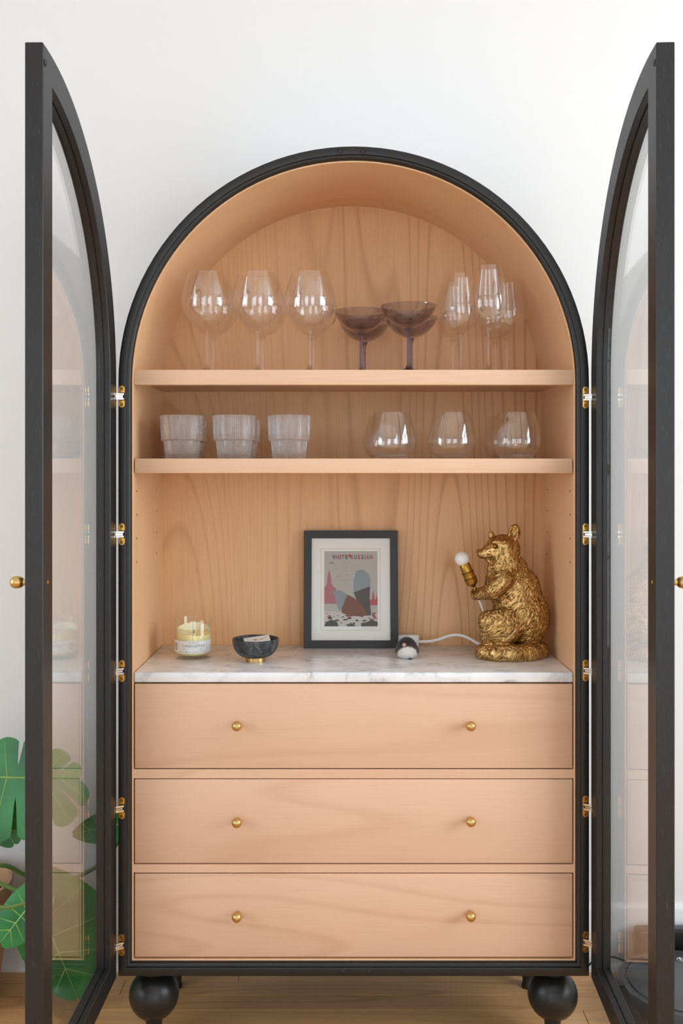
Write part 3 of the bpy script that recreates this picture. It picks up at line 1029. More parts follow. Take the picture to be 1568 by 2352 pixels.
tulip = make_goblet('tulip_wine_glass',
                    [(0.0048, 0.1005), (0.012, 0.1025), (0.026, 0.1110), (0.0370, 0.1270), (0.0425, 0.1460), (0.0428, 0.1640), (0.0395, 0.1900), (0.0345, 0.2150), (0.0300, 0.2350)],
                    0.1005, 0.035, 0.0034, 'wineglass', 'stem')
place(tulip, [
    (1121, 0.060, Z1, 'clear tulip wine glass standing alone at the front of its cluster'),
    (1058, 0.150, Z1, 'clear tulip wine glass in the cluster, on the side of the coupes'),
    (1163, 0.214, Z1, 'clear tulip wine glass in the cluster, on the side of the curved cabinet wall'),
    (1039, 0.262, Z1, 'clear tulip wine glass at the very back of its cluster, nearest the coupes'),
    (1137, 0.303, Z1, 'clear tulip wine glass at the very back, directly behind the front tulip glass')],
    'wine glass', 'tulip wine glasses on the top shelf')

# stepped ribbed tumblers
NR = 62
def ribs(r, z, a):
    return r + 0.0011 * math.cos(NR * a)
root = bpy.data.objects.new('ribbed_tumbler', None); COL.objects.link(root)
outer = [(0.0, 0.0), (0.0350, 0.0), (0.0362, 0.0012), (0.0380, 0.022), (0.0402, 0.0395), (0.0440, 0.0400), (0.0450, 0.0412), (0.0462, 0.066), (0.0478, 0.0955), (0.0480, 0.0965)]
inner = [(0.0474, 0.0970), (0.0466, 0.0965), (0.0446, 0.066), (0.0430, 0.0440), (0.0385, 0.0420), (0.0368, 0.024), (0.0340, 0.0110), (0.0, 0.0100)]
MB().lathe(outer, NR * 6, rfun=lambda r, z, a: ribs(r, z, a) if r > 0.034 and 0.001 < z < 0.0960 else r).lathe(inner, 96).build('ribbed_body', 'ribbed', root, smooth=50)
rim = MB().lathe([(0.0480, 0.0965), (0.0479, 0.0970), (0.0477, 0.09715), (0.0474, 0.0970)], 96).build('rim', 'ribbed', root, smooth=50)
place(root, [
    (417.5, 0.070, Z2, 'clear ribbed stacking tumbler in the front row, farthest from the stemless wine glasses'),
    (537.5, 0.070, Z2, 'clear ribbed stacking tumbler in the middle of the front row of tumblers'),
    (663.5, 0.070, Z2, 'clear ribbed stacking tumbler nearest the stemless glasses, none behind it'),
    (430.5, 0.205, Z2, 'clear ribbed stacking tumbler in the back row, farthest from the stemless wine glasses'),
    (552.0, 0.205, Z2, 'clear ribbed stacking tumbler behind the middle front tumbler')],
    'tumbler', 'ribbed tumblers on the lower shelf')

# stemless wine glasses
def make_stemless():
    root = bpy.data.objects.new('stemless_wine_glass', None); COL.objects.link(root)
    outer = smooth_prof([(0.0290, 0.0), (0.0335, 0.0012), (0.0430, 0.0120), (0.0520, 0.0270), (0.0545, 0.0380), (0.0530, 0.0520), (0.0480, 0.0780), (0.0412, 0.1035)], 6)
    t = 0.0012
    inner = [(max(r - t, 0), z) for r, z in outer if z > 0.012]
    inner = [(0, 0.0068), (0.026, 0.0075), (0.036, 0.0108)] + inner
    prof = [(0, 0.0005), (0.026, 0.0005)] + outer + inner[::-1]
    MB().lathe(prof, 64).build('bowl', 'wineglass', root, smooth=50)
    MB().lathe([(0, 0.0010), (0.0285, 0.0010), (0.033, 0.0022), (0.0395, 0.0098), (0.034, 0.0088), (0.02, 0.0062), (0, 0.0058)], 48).build('thick_base', 'stem', root, smooth=60)
    return root
place(make_stemless(), [
    (900, 0.070, Z2, 'clear stemless wine glass nearest the ribbed tumblers, front row'),
    (1037, 0.070, Z2, 'clear stemless wine glass in the middle of the front row'),
    (1185.5, 0.070, Z2, 'clear stemless wine glass in the front row, farthest from the ribbed tumblers'),
    (886, 0.200, Z2, 'clear stemless wine glass in the back row, nearest the ribbed tumblers'),
    (1161, 0.200, Z2, 'clear stemless wine glass in the back row, farthest from the ribbed tumblers')],
    'wine glass', 'stemless wine glasses on the lower shelf')

# ------------------------------------------------------------------ candle
YC = 0.195
cnd = thing('candle', (WX(444, YC), YC, ZM), 'yellow candle in a clear glass jar with a white paper label', 'candle')
R = 0.0437
MB().lathe([(0, 0.0), (R - 0.003, 0.0), (R - 0.0006, 0.0012), (R, 0.004), (R, 0.0925), (R - 0.0006, 0.0938), (R - 0.0016, 0.0938), (R - 0.0022, 0.0925), (R - 0.0022, 0.013), (R - 0.0075, 0.0085), (0, 0.0078)], 72).build('glass_jar', 'jar', cnd, smooth=50)
RW = R - 0.0027
def waxr(r, z, a): return r
wx = MB()
wp = [(0, 0.0092), (RW - 0.006, 0.0096), (RW, 0.0138), (RW, 0.060), (RW - 0.003, 0.0606), (RW * 0.6, 0.0598), (RW * 0.3, 0.0590), (0, 0.0588)]
wx.lathe(wp, 64)
wx.v = [(x, y, z + (0.0022 * math.sin(math.atan2(y, x) * 2 + 0.6) + 0.0030 * x / RW * -1 if z > 0.055 else 0)) for x, y, z in wx.v]
wx.build('wax', 'wax', cnd, smooth=50)
fl = MB()
for (a0, a1, za, zb) in ((math.radians(20), math.radians(175), 0.0590, 0.078), (math.radians(190), math.radians(262), 0.0620, 0.073)):
    k = 30
    vs = []; fs = []
    for i in range(k + 1):
        a = a0 + (a1 - a0) * i / k
        e = math.sin(PI * i / k) ** 0.5
        w_ = 0.0014 * math.sin(i * 1.3) * e
        vs += [((RW + 0.0002) * math.cos(a), (RW + 0.0002) * math.sin(a), za), ((RW + 0.0002) * math.cos(a), (RW + 0.0002) * math.sin(a), za + (zb - za) * e + w_),
               ((RW - 0.0008) * math.cos(a), (RW - 0.0008) * math.sin(a), za + (zb - za) * e + w_), ((RW - 0.0008) * math.cos(a), (RW - 0.0008) * math.sin(a), za)]
    for i in range(k):
        o = 4 * i
        for q in range(4): fs.append((o + q, o + (q + 1) % 4, o + 4 + (q + 1) % 4, o + 4 + q))
    fl.add(vs, fs)
fl.build('wax_residue', 'wax_film', cnd, smooth=50)
MB().tube([(0.001, -0.004, 0.058), (0.002, -0.005, 0.063), (0.0045, -0.006, 0.0665)], 0.0013, 8).build('wick', 'wick', cnd)


def wrap(vs, rad, xo, zo):
    out = []
    for x, _, z in vs:
        a = -PI / 2 + (x + xo) / rad
        out.append((rad * math.cos(a), rad * math.sin(a), z + zo))
    return out


def strip(xa, xb, za, zb, rad, n=24):
    vs = []; fs = []
    for i in range(n + 1):
        x = xa + (xb - xa) * i / n
        vs += [(x, 0, za), (x, 0, zb)]
    for i in range(n): fs.append((2 * i, 2 * i + 2, 2 * i + 3, 2 * i + 1))
    return wrap(vs, rad, 0, 0), fs


lab = MB().add(*strip(-0.062, 0.058, 0.0165, 0.0462, R + 0.0002, 60)).build('paper_label', 'paper', cnd, smooth=60)
ink = MB()
RI = R + 0.00035
for s_, sz, xo, zo, bd, spc in (('THE LIBRARY AT', 0.0031, 0.0060, 0.0405, 0.0, 1.1), ('CANDLEFISH', 0.0088, 0.0060, 0.0312, 0.0, 1.12)):
    v_, f_ = text_mesh(s_, sz, bd, 'CENTER', spc)
    ink.add(wrap(v_, RI, xo, zo), f_)
for (a, b, za, zb) in ((-0.0330, -0.0327, 0.0185, 0.0445), (-0.033, 0.040, 0.0445, 0.04475), (-0.033, 0.040, 0.01825, 0.0185), (-0.033, 0.0395, 0.0281, 0.0283), (0.0040, 0.0042, 0.0185, 0.0281),
                       (0.0395, 0.0398, 0.0185, 0.0445)):
    ink.add(*strip(a, b, za, zb, RI, 12))
rl = random.Random(5)
for (a, b, z, hgt) in ((-0.0215, -0.0140, 0.0253, 0.0012), (0.0200, 0.0275, 0.0253, 0.0014), (-0.029, -0.020, 0.0205, 0.0013), (-0.0125, -0.0080, 0.0205, 0.0024), (-0.007, 0.000, 0.0205, 0.0010), (0.0075, 0.036, 0.0208, 0.0009)):
    x = a
    while x < b:
        wl = rl.uniform(0.0006, 0.0016)
        ink.add(*strip(x, min(x + wl, b), z, z + hgt * rl.uniform(0.6, 1), RI, 2)); x += wl + 0.0005
ink.build('lettering', 'ink', lab, smooth=0)
orn = MB()
for k in range(22):
    a, b = 2 * PI * k / 22, 2 * PI * (k + 1) / 22
    ring = [(-0.0435 + 0.0058 * q * math.cos(c), 0, 0.0310 + 0.0085 * q * math.sin(c)) for c, q in ((a, 1), (b, 1), (b, 0.72), (a, 0.72))]
    orn.add(wrap(ring, RI, 0, 0), [(0, 1, 2, 3)])
for dz in (-0.004, -0.0013, 0.0014, 0.004):
    orn.add(*strip(-0.0455, -0.0415, 0.0310 + dz, 0.0310 + dz + 0.0014, RI, 4))
orn.build('emblem', 'ink_brown', lab, smooth=0)

# ------------------------------------------------------------------ stone bowl with a small card box in it
YBW = 0.148
bx_, by_ = WX(587, YBW), YBW
bwl = thing('stone_bowl', (bx_, by_, ZM), 'small black marble bowl on a brass foot ring', 'bowl')
po = smooth_prof([(0.012, 0.0100), (0.0240, 0.0102), (0.0370, 0.0150), (0.0480, 0.0265), (0.0530, 0.0400), (0.0542, 0.0520)], 5)
pi_ = smooth_prof([(0.0505, 0.0522), (0.0490, 0.0470), (0.0470, 0.0400), (0.0410, 0.0275), (0.0300, 0.0185), (0.0160, 0.0160)], 5)
MB().lathe([(0, 0.0100)] + po + [(0.0537, 0.0532), (0.0520, 0.0538), (0.0510, 0.0534)] + pi_ + [(0, 0.0160)], 72).build('bowl_body', 'black_marble', bwl, smooth=50)
MB().lathe([(0, 0.0), (0.0222, 0.0), (0.0228, 0.0006), (0.0228, 0.0094), (0.0222, 0.0101), (0, 0.0101)], 56).build('foot_ring', 'brass', bwl, smooth=40)
cb = thing('match_box', (bx_ + 0.003, by_ + 0.004, ZM + 0.046), 'small white printed box lying in the black bowl', 'box')
bm_ = MB().box(-0.030, 0.030, -0.016, 0.016, -0.005, 0.005, 0.0006, 1).build('sleeve', 'paper', cb, smooth=0)
orn = MB()
orn.add([(-0.004 + 0.0045 * math.cos(2 * PI * k / 14), -0.003 + 0.0028 * math.sin(2 * PI * k / 14), 0.0052) for k in range(14)], [tuple(range(14))])
orn.build('gold_motif', 'ink_brown', bm_, smooth=0)
orn = MB()
for (xa, ya, xb, yb) in ((0.002, -0.006, 0.024, 0.003), (0.008, -0.003, 0.014, -0.008), (-0.024, 0.004, -0.019, 0.007), (-0.016, -0.012, -0.012, -0.010)):
    d_ = Vector((xb - xa, yb - ya, 0)).normalized(); n__ = Vector((-d_.y, d_.x, 0)) * 0.0006
    A_ = Vector((xa, ya, 0.0052)); B_ = Vector((xb, yb, 0.0052))
    orn.add([A_ - n__, B_ - n__, B_ + n__, A_ + n__], [(0, 1, 2, 3)])
orn.build('ink_motif', 'ink', bm_, smooth=0)
cb.rotation_euler = (math.radians(14), math.radians(-7), math.radians(10))

# ------------------------------------------------------------------ framed print
YFR = 0.318
fx0, fx1 = WX(697, YFR), WX(914.5, YFR)
FW = fx1 - fx0
FH = 0.2945
pf = thing('picture_frame', ((fx0 + fx1) / 2, YFR, ZM), 'black framed print lettered WHITE RUSSIAN leaning against the back board', 'picture')
TH = 0.016
lean = math.asin(0.030 / FH)
B = 0.0193
hw = FW / 2
def rect(i, y, extra=0): return [(-hw + i, y, i), (hw - i, y, i), (hw - i, y, FH - i), (-hw + i, y, FH - i)]
pfr = thing('tmp', (0, 0, 0), None, None) if False else pf
fr = MB().sweep([rect(0, TH), rect(0, 0.0008), rect(0.0008, 0), rect(B - 0.0006, 0), rect(B, 0.0006), rect(B, 0.006), rect(B - 0.004, 0.0062), rect(B - 0.004, TH)], closed=True).build('frame', 'frame', pf, smooth=30)
MB().box(-hw + 0.004, hw - 0.004, TH - 0.005, TH - 0.001, 0.004, FH - 0.004).build('backing', 'pdark', pf, smooth=0)
mb_ = MB()
mi0, mi1 = WX(736, YFR) - (fx0 + fx1) / 2, WX(874, YFR) - (fx0 + fx1) / 2
zt_ = lambda py: (1489 - py) / (1489 - 1221) * FH
mz0, mz1 = zt_(1449.5), zt_(1262)
def r2(x0_, x1_, z0_, z1_, y): return [(x0_, y, z0_), (x1_, y, z0_), (x1_, y, z1_), (x0_, y, z1_)]
MB().sweep([r2(-hw + B - 0.003, hw - B + 0.003, B - 0.003, FH - B + 0.003, 0.0072), r2(mi0, mi1, mz0, mz1, 0.0072)]).build('mat_board', 'mat', pf, smooth=0, recalc=False)
MB().sweep([r2(mi0, mi1, mz0, mz1, 0.0072), r2(mi0 + 0.0011, mi1 - 0.0011, mz0 + 0.0011, mz1 - 0.0011, 0.0086)]).build('mat_bevel', 'bevel', pf, smooth=0, recalc=False)
pr = MB().add(r2(mi0, mi1, mz0, mz1, 0.0087), [(0, 1, 2, 3)]).build('print_paper', 'mat', pf, smooth=0, recalc=False)
# generic poster: same format, colours and lettering
ix0, ix1 = WX(744, YFR) - (fx0 + fx1) / 2, WX(867.5, YFR) - (fx0 + fx1) / 2
iz0, iz1 = zt_(1440), zt_(1268)
iw, ih = ix1 - ix0, iz1 - iz0
def art(name, mat, polys, lay):
    m_ = MB()
    for p_ in polys:
        m_.add([(ix0 + u * iw, 0.0087 - 0.00007 * lay, iz0 + v * ih) for u, v in p_], [tuple(range(len(p_)))])
    return m_.build(name, mat, pr, smooth=0)
art('print_ground', 'print', [[(0, 0), (1, 0), (1, 1), (0, 1)]], 1)
art('print_plaza', 'plight', [[(0, 0.0), (1, 0.0), (1, 0.17), (0.6, 0.19), (0, 0.20)]], 2)
art('tower_shape', 'rose', [[(0, .30), (.24, .30), (.22, .50), (.16, .54), (.13, .58), (.125, .66), (.095, .76), (.06, .66), (.055, .58), (.03, .53), (0, .52)]], 2)
art('spire_shape', 'red', [[(.84, .28), (1, .28), (1, .36), (.985, .43), (.965, .36), (.945, .36), (.92, .49), (.895, .36), (.84, .35)],
                           [(.06, .12), (.12, .10), (.14, .135), (.07, .15)], [(.89, .19), (.94, .165), (.99, .10), (.96, .095), (.90, .13)], [(.43, .12), (.53, .13), (.52, .17), (.44, .165)]], 3)
art('slab_shape_upper', 'slate', [[(.55, .45), (.86, .53), (.87, .62), (.83, .70), (.72, .755), (.60, .74), (.55, .60)]], 3)
art('slab_shape_lower', 'pdark', [[(.55, .45), (.60, .36), (.70, .26), (.78, .14), (.88, .15), (.85, .36), (.86, .53)]], 4)
art('fold_shape', 'slate', [[(.16, .47), (.30, .48), (.44, .42), (.40, .33), (.33, .24), (.28, .20)]], 3)
art('banner_shape', 'rust', [[(.33, .24), (.40, .36), (.44, .42), (.55, .38), (.66, .32), (.78, .20), (.82, .15), (.70, .13), (.50, .14), (.36, .17), (.32, .19)]], 5)
ra = random.Random(11)
blk = []
for k in range(46):
    u, v = ra.uniform(0, .93), ra.uniform(0.005, .17)
    w__, h__ = ra.uniform(.02, .10), ra.uniform(.008, .022)
    if v > .11: w__ *= .5; h__ *= .6
    blk.append([(u, v), (min(u + w__, 1), v), (min(u + w__ * .9, 1), v + h__), (u + w__ * .4, v + h__ * 1.3), (u + w__ * .1, v + h__)])
blk += [[(0, .0), (.27, .0), (.24, .06), (.16, .085), (.03, .06)], [(.69, .0), (1, .0), (1, .06), (.88, .085), (.78, .05), (.69, .045)], [(.42, 0), (.6, 0), (.56, .02), (.5, .05), (.44, .02)]]
art('dark_blocks', 'pdark', blk, 6)
fly = []
for k in range(24):
    u, v = ra.uniform(.06, .46), ra.uniform(.60, .87)
    if u < .15 and v < .78: continue
    s_ = ra.uniform(.008, .022)
    fly.append([(u - s_, v - .003), (u + s_, v + .004), (u + s_ * .3, v - .001), (u + s_ * .2, v - .006)])
fly.append([(.06, .832), (.20, .865), (.15, .845), (.19, .835), (.12, .838)])
art('bird_marks', 'teal', fly, 3)
chars = []
seq = 'WHITE RUSSIAN'
mdk, mrd = MB(), MB()
CHW = [0.062] * 13
pos = .145
for ch, red in zip(seq, (0, 1, 0, 1, 0, 0, 1, 0, 1, 0, 1, 0, 1)):
    wdt = {'I': .036, ' ': .045, 'W': .075}.get(ch, .064)
    if ch != ' ':
        v_, f_ = text_mesh(ch, 0.0125, 0.0006, 'CENTER')
        zmax = max(p[2] for p in v_); xs = [p[0] for p in v_]; xm = (max(xs) + min(xs)) / 2; xw = max(xs) - min(xs)
        kx = min(1.0, (wdt - .012) * iw / xw) if ch != 'I' else 1
        tgt = mrd if red else mdk
        tgt.add([(ix0 + (pos + wdt / 2) * iw + (p[0] - xm) * kx, 0.0087 - 0.00007 * 7, iz0 + .895 * ih + p[2] / zmax * .055 * ih) for p in v_], f_)
    pos += wdt
mdk.build('title_lettering', 'teal', pr, smooth=0)
mrd.build('title_lettering', 'red', pr, smooth=0)
star = [(.48 + (.055 if k % 2 == 0 else .022) * math.cos(PI / 2 + k * PI / 5), .938 + (.055 if k % 2 == 0 else .022) * iw / ih * math.sin(PI / 2 + k * PI / 5)) for k in range(10)]
sm = MB()
cv = [(ix0 + u * iw, 0.0087 - 0.00007 * 6, iz0 + v * ih) for u, v in star]
sm.add(cv + [(ix0 + .48 * iw, 0.0087 - 0.00042, iz0 + .938 * ih)], [(k, (k + 1) % 10, 10) for k in range(10)])
sm.build('star', 'red', pr, smooth=0)
sig = [(ix0 + iw * (.70 + .012 * k), 0.0085, iz0 - 0.0042 + 0.0010 * math.sin(k * 2.3) * (1 if k < 12 else .3)) for k in range(24)]
MB().tube(sig, 0.00015, 4).build('signature', 'ink', pr)
MB().box(-hw + B - 0.003, hw - B + 0.003, 0.0036, 0.0054, B - 0.003, FH - B + 0.003).build('glass_pane', 'pane', pf, smooth=0)
pf.rotation_euler = (-lean, 0, 0)

# ------------------------------------------------------------------ gold raccoon lamp
YR = 0.215
UN = (CD + YR) / FPX / 4.612               # one unit of the study sketch in metres
rx_, rz_ = WX(1000 + 795 / 4.612, YR), ZM
lamp = thing('raccoon_lamp', (rx_, YR, rz_), 'gold seated raccoon figure table lamp holding a round bulb', 'lamp')
def C3(x, y, z):
    yw = YR + y * UN
    return ((WX(1000 + x / 4.612, yw) - rx_) / UN, y, (WZ(1180 + z / 4.612, yw) - ZM) / UN)


def raccoon(X, Y, Z):
    k = 46
    def E(c, r, rot=0): return ell(X, Y, Z, C3(*c), r, rot)
    def K(a, b, ra, rb): return cone(X, Y, Z, C3(*a), C3(*b), ra, rb)
    d = E((905, 0, 1090), (300, 262, 340))
    d = smin(d, E((845, 0, 800), (262, 215, 250), 0.25), 70)
    d = smin(d, E((755, 0, 580), (190, 165, 160), 0.2), 70)
    # head
    hd = E((712, 0, 375), (186, 168, 158))
    hd = smin(hd, K((645, -8, 400), (492, -14, 422), 120, 56), 46)
    hd = smin(hd, E((730, -70, 452), (140, 108, 88)), 40)
    hd = smin(hd, E((730, 70, 452), (140, 108, 88)), 40)
    hd = smin(hd, K((560, -22, 478), (640, -40, 490), 30, 60), 26)
    hd = smin(hd, K((610, -110, 300), (730, -148, 300), 22, 26), 22)      # brow ridge
    # eye socket and mouth line
    hd = np.maximum(hd, -E((626, -142, 345), (34, 30, 19), -0.2))
    d = smin(d, hd, 40)
    # collar of fur
    for (x, y, z, r) in ((610, -60, 575, 62), (690, -140, 560, 70), (800, -135, 545, 85), (880, -60, 540, 75), (640, 90, 570, 70), (800, 120, 560, 80)):
        d = smin(d, E((x, y, z), (r, r * .8, r * .9)), 60)
    # ears
    ne = ell(X, Y, Z, C3(833, -60, 205), (64, 36, 98), -0.18)
    ne = np.maximum(ne, -ell(X, Y, Z, C3(824, -100, 200), (42, 36, 74), -0.18))
    d = smin(d, ne, 16)
    d = smin(d, E((590, 60, 232), (34, 26, 52), 0.1), 20)
    # chest and arms
    d = smin(d, E((635, -20, 760), (110, 150, 160), 0.15), 50)
    d = smin(d, smin(K((720, -170, 700), (610, -190, 820), 105, 88), K((610, -190, 820), (455, -80, 862), 84, 52), 20), 34)
    d = smin(d, smin(K((720, 150, 720), (600, 150, 820), 100, 84), K((600, 150, 820), (440, 40, 840), 80, 50), 20), 34)
    d = smin(d, E((420, -40, 868), (50, 52, 46)), 16)
    d = smin(d, E((405, 30, 835), (40, 42, 44)), 14)
    # folded hind legs
    for sy in (-1, 1):
        d = smin(d, E((700, sy * 205, 1200), (225, 120, 195), 0.12), 42)
        d = smin(d, E((545, sy * 195, 1130), (92, 88, 98)), 40)
        d = smin(d, E((560, sy * 170, 1290), (92, 90, 110)), 30)
    # base and tail curled round it
    b = E((800, 0, 1495), (375, 290, 100))
    pts = [(1110, 120, 1440, 88), (1092, -90, 1465, 98), (990, -225, 1480, 100), (820, -285, 1488, 98), (650, -270, 1485, 94), (515, -180, 1468, 84), (490, -40, 1462, 80)]
    for p, q in zip(pts[:-1], pts[1:]):
        b = smin(b, K(p[:3], q[:3], p[3], q[3]), 20)
    d = smin(d, b, 22)
    # tufts carved into the coat
    return np.maximum(d, -(Z - 0.0))


vr, fr_ = surface_nets(raccoon, (-460, -430, -10), (470, 340, 1440), 8.5)
# fur relief along slanting strokes
nrm = np.zeros_like(vr)
a_, b_, c_ = vr[fr_[:, 0]], vr[fr_[:, 1]], vr[fr_[:, 2]]
fn = np.cross(b_ - a_, c_ - a_)
for q in range(4): np.add.at(nrm, fr_[:, q], fn)
nrm /= np.linalg.norm(nrm, axis=1)[:, None] + 1e-9
disp = np.zeros(len(vr))
for i in range(len(vr)):
    x, y, z = vr[i]
    sx_, sz_ = x + 795, 1505 - z * 0.97
    if z < 14: continue
    bend = mnoise.noise(Vector((x / 170, y / 170, z / 170))) * 1.3
    ang_ = -0.55 + bend if sz_ > 520 else -1.2 + bend
    cs, sn = math.cos(ang_), math.sin(ang_)
    al = cs * z + sn * x; ac = -sn * z + cs * x
    nv = mnoise.noise(Vector((ac / 15, y / 17, al / 66)))
    n2 = mnoise.noise(Vector((ac / 34 + 5, y / 34, al / 120)))
    amp = 11.0
    if sz_ < 520: amp = 2.0 if sx_ < 690 else 5.0
    if sz_ > 1385: amp = 5.0
    if sz_ > 800 and sx_ < 520 and sz_ < 930: amp = 2.5
    disp[i] = amp * (nv + 0.55 * n2)
vr = vr + nrm * disp[:, None]
vr[:, 2] = np.maximum(vr[:, 2], 0)
body = MB()
body.v = [tuple(p) for p in (vr * UN)]
body.f = [list(map(int, q)) for q in fr_]
body.build('raccoon_body', 'gold', lamp, smooth=75, recalc=False)
def U(x, y, z): return Vector(C3(x, y, z)) * UN
MB().lathe([(0, -20 * UN), (14 * UN, -14 * UN), (20 * UN, 0), (14 * UN, 14 * UN), (0, 20 * UN)], 16).build('eye', 'gold_smooth', lamp, U(627, -138, 344), smooth=80)
def ball(r, n=14, m=24):
    return MB().lathe([(r * math.sin(PI * k / n), -r * math.cos(PI * k / n)) for k in range(n + 1)], m)
ys_ = np.arange(-260.0, 40.0, 3.0)
mouth = []
for x, z in ((484, 455), (500, 461), (525, 464), (555, 463), (585, 460), (606, 455), (622, 449)):
    q = np.array([C3(x, y, z) for y in ys_])
    ins_ = np.where(raccoon(q[:, 0], q[:, 1], q[:, 2]) < 0)[0]
    if len(ins_): mouth.append(Vector(q[ins_[0]]) * UN)
MB().tube(bez(mouth, 4), 4.2 * UN, 8).build('mouth', 'gold_dark', lamp)
nb_ = ball(34 * UN); nb_.v = [(x, y * .95, z * .85) for x, y, z in nb_.v]
nb_.build('nose', 'gold_smooth', lamp, U(462, -12, 402), smooth=80)
ball(10 * UN).build('nostril', 'gold_dark', lamp, U(456, -42, 404), smooth=80)
# socket and bulb, tilted
top, bot = U(300, -20, 525), U(405, -20, 775)
ax_ = (top - bot)
Ls = ax_.length
so = [(0, 0), (20 * UN, 0), (24 * UN, 10 * UN), (58 * UN, 34 * UN), (66 * UN, 60 * UN), (66 * UN, Ls * .36), (68 * UN, Ls * .37), (68 * UN, Ls * .40), (63 * UN, Ls * .41), (63 * UN, Ls * .60), (66 * UN, Ls * .62), (66 * UN, Ls * .65),
      (60 * UN, Ls * .66), (58 * UN, Ls * .92), (54 * UN, Ls * .95), (50 * UN, Ls), (0, Ls)]
sk = MB().lathe(so, 40, bot, axis=ax_).build('lamp_socket', 'gold_smooth', lamp, smooth=40)
for fz in (.38, .63):
    MB().lathe([(67.5 * UN, Ls * fz - 4 * UN), (69 * UN, Ls * fz), (67.5 * UN, Ls * fz + 4 * UN)], 40, bot, axis=ax_).build('socket_ring', 'gold_dark', sk, smooth=60)
MB().tube([bot + Vector((0.0015, 0, 0.001)), U(425, -20, 850)], 16 * UN, 14).build('socket_neck', 'gold_smooth', lamp)
bp = [(0, 0), (44 * UN, 0)] + [(77 * UN * math.cos(a), 62 * UN + 77 * UN * math.sin(a)) for a in [math.radians(-52 + k * 142 / 14) for k in range(14)]] + [(0, 139 * UN)]
MB().lathe(bp, 40, bot + ax_ * 0.955, axis=ax_).build('light_bulb', 'bulb', lamp, smooth=60)
# four little paw toes round the neck of the socket
for k in range(4):
    a = U(398 + 14 * k, -84 + 4 * k, 830 + 16 * k); b = U(428 + 8 * k, -104, 838 + 16 * k)
    MB().tube(bez([a + Vector((-.001, .006, 0)), a, b, b + Vector((.006, .004, 0))], 4), 13 * UN, 8).build('toe', 'gold_dark', lamp)
# cord: out of the socket down behind the knee, then from the base to the adapter
MB().tube(bez([U(440, 10, 880), U(468, 10, 930), U(495, 20, 1000), U(520, 40, 1075), U(560, 60, 1130)], 6), 0.0030, 10).build('cord', 'white_cable', lamp)
L0 = Vector((rx_, YR, rz_))
cpts = [P(962, 1473.5, 0.338), P(985, 1473, 0.335), P(1008, 1468.5, 0.325), P(1030, 1461, 0.318), P(1050, 1458.5, 0.310), P(1070, 1463, 0.298), P(1088, 1472.5, 0.285), P(1104, 1482, 0.262), P(1118, 1490, 0.25)]
MB().tube([p - L0 for p in bez(cpts, 8)], 0.0037, 10).build('cord', 'white_cable', lamp)
pa, pb = P(884, 1486, 0.3365), P(963.5, 1459.5, 0.3365)
ad_ = MB().box(pa.x - L0.x, pb.x - L0.x, 0.3415 - YR, 0.3685 - YR, 0.0, pb.z - ZM, 0.004, 3).build('power_adapter', 'white_plastic', lamp, smooth=40)

# ------------------------------------------------------------------ felted bird
YD = 0.186
bird = thing('felt_bird', (WX(934.5, YD), YD, ZM), 'tiny felted wool bird, dark grey with white belly, beside the picture frame', 'ornament')
def birdf(X, Y, Z):
    d = ell(X, Y, Z, (0.0, 0.0, 0.0175), (0.0285, 0.026, 0.0195))
    d = smin(d, ell(X, Y, Z, (-0.0005, 0.000, 0.0300), (0.0205, 0.020, 0.0205)), 0.010)
    d = smin(d, cone(X, Y, Z, (0.004, 0.018, 0.018), (0.010, 0.042, 0.020), 0.010, 0.005), 0.010)
    return np.maximum(d, -(Z - 0.0004))
vb, fb = surface_nets(birdf, (-0.034, -0.034, -0.002), (0.034, 0.052, 0.056), 0.0013)
vb2 = []
for x, y, z in vb:
    q = mnoise.noise(Vector((x * 260, y * 260, z * 260))) * 0.0006
    l_ = math.sqrt(x * x + y * y + (z - .02) ** 2) + 1e-6
    vb2.append((x + q * x / l_, y + q * y / l_, max(z + (q * (z - .02) / l_ if z > .002 else 0), 0)))
bd = MB(); bd.v = vb2; bd.f = [list(map(int, q)) for q in fb]
bd.build('bird_body', 'wool', bird, smooth=80, recalc=False)
bk = MB().lathe([(0, -0.002), (0.0048, -0.001), (0.0046, 0.002), (0.0030, 0.0050), (0, 0.0072)], 16, (-0.0080, -0.0190, 0.0345), axis=(-0.35, -1, -0.15)).build('beak', 'beak', bird, smooth=60)
for ex, ey in ((0.0030, -0.0195), (-0.0160, -0.0125)):
    ball(0.0018, 8, 12).build('eye', 'vac_black', bird, (ex, ey, 0.0375), smooth=80)
ft = MB()
for k, a in enumerate((-0.9, -0.45, 0.0, 0.45)):
    p0 = Vector((0.0045, -0.0205, 0.0035))
    ft.tube([p0, p0 + Vector((math.sin(a) * 0.005 + .003, -0.003, -0.0012)), p0 + Vector((math.sin(a) * 0.009 + .004, -0.0055, -0.0026 + .0012 * (k % 2)))], [0.0011, 0.0009, 0.0004], 6)
ft.build('foot', 'bird_foot', bird)
rh = random.Random(2)
hr = MB()
for k in range(320):
    th, ph_ = rh.uniform(0, 2 * PI), rh.uniform(-0.1, 1.35)
    d_ = Vector((math.cos(th) * math.cos(ph_), math.sin(th) * math.cos(ph_), math.sin(ph_)))
    if d_.y < -0.35 and ph_ < 0.45: continue
    p0 = Vector((d_.x * 0.022, d_.y * 0.021, 0.024 + d_.z * 0.0235))
    tn = Vector((rh.uniform(-1, 1), rh.uniform(-1, 1), rh.uniform(-1, .3)))
    p2 = p0 + d_ * rh.uniform(0.001, 0.005) + tn * 0.0035
    hr.tube([p0, (p0 + p2) / 2 + d_ * 0.0008, p2], [0.00016, 0.00014, 0.00006], 4)
tag(hr.build('fluff', 'wool_dark', bird), kind='stuff')

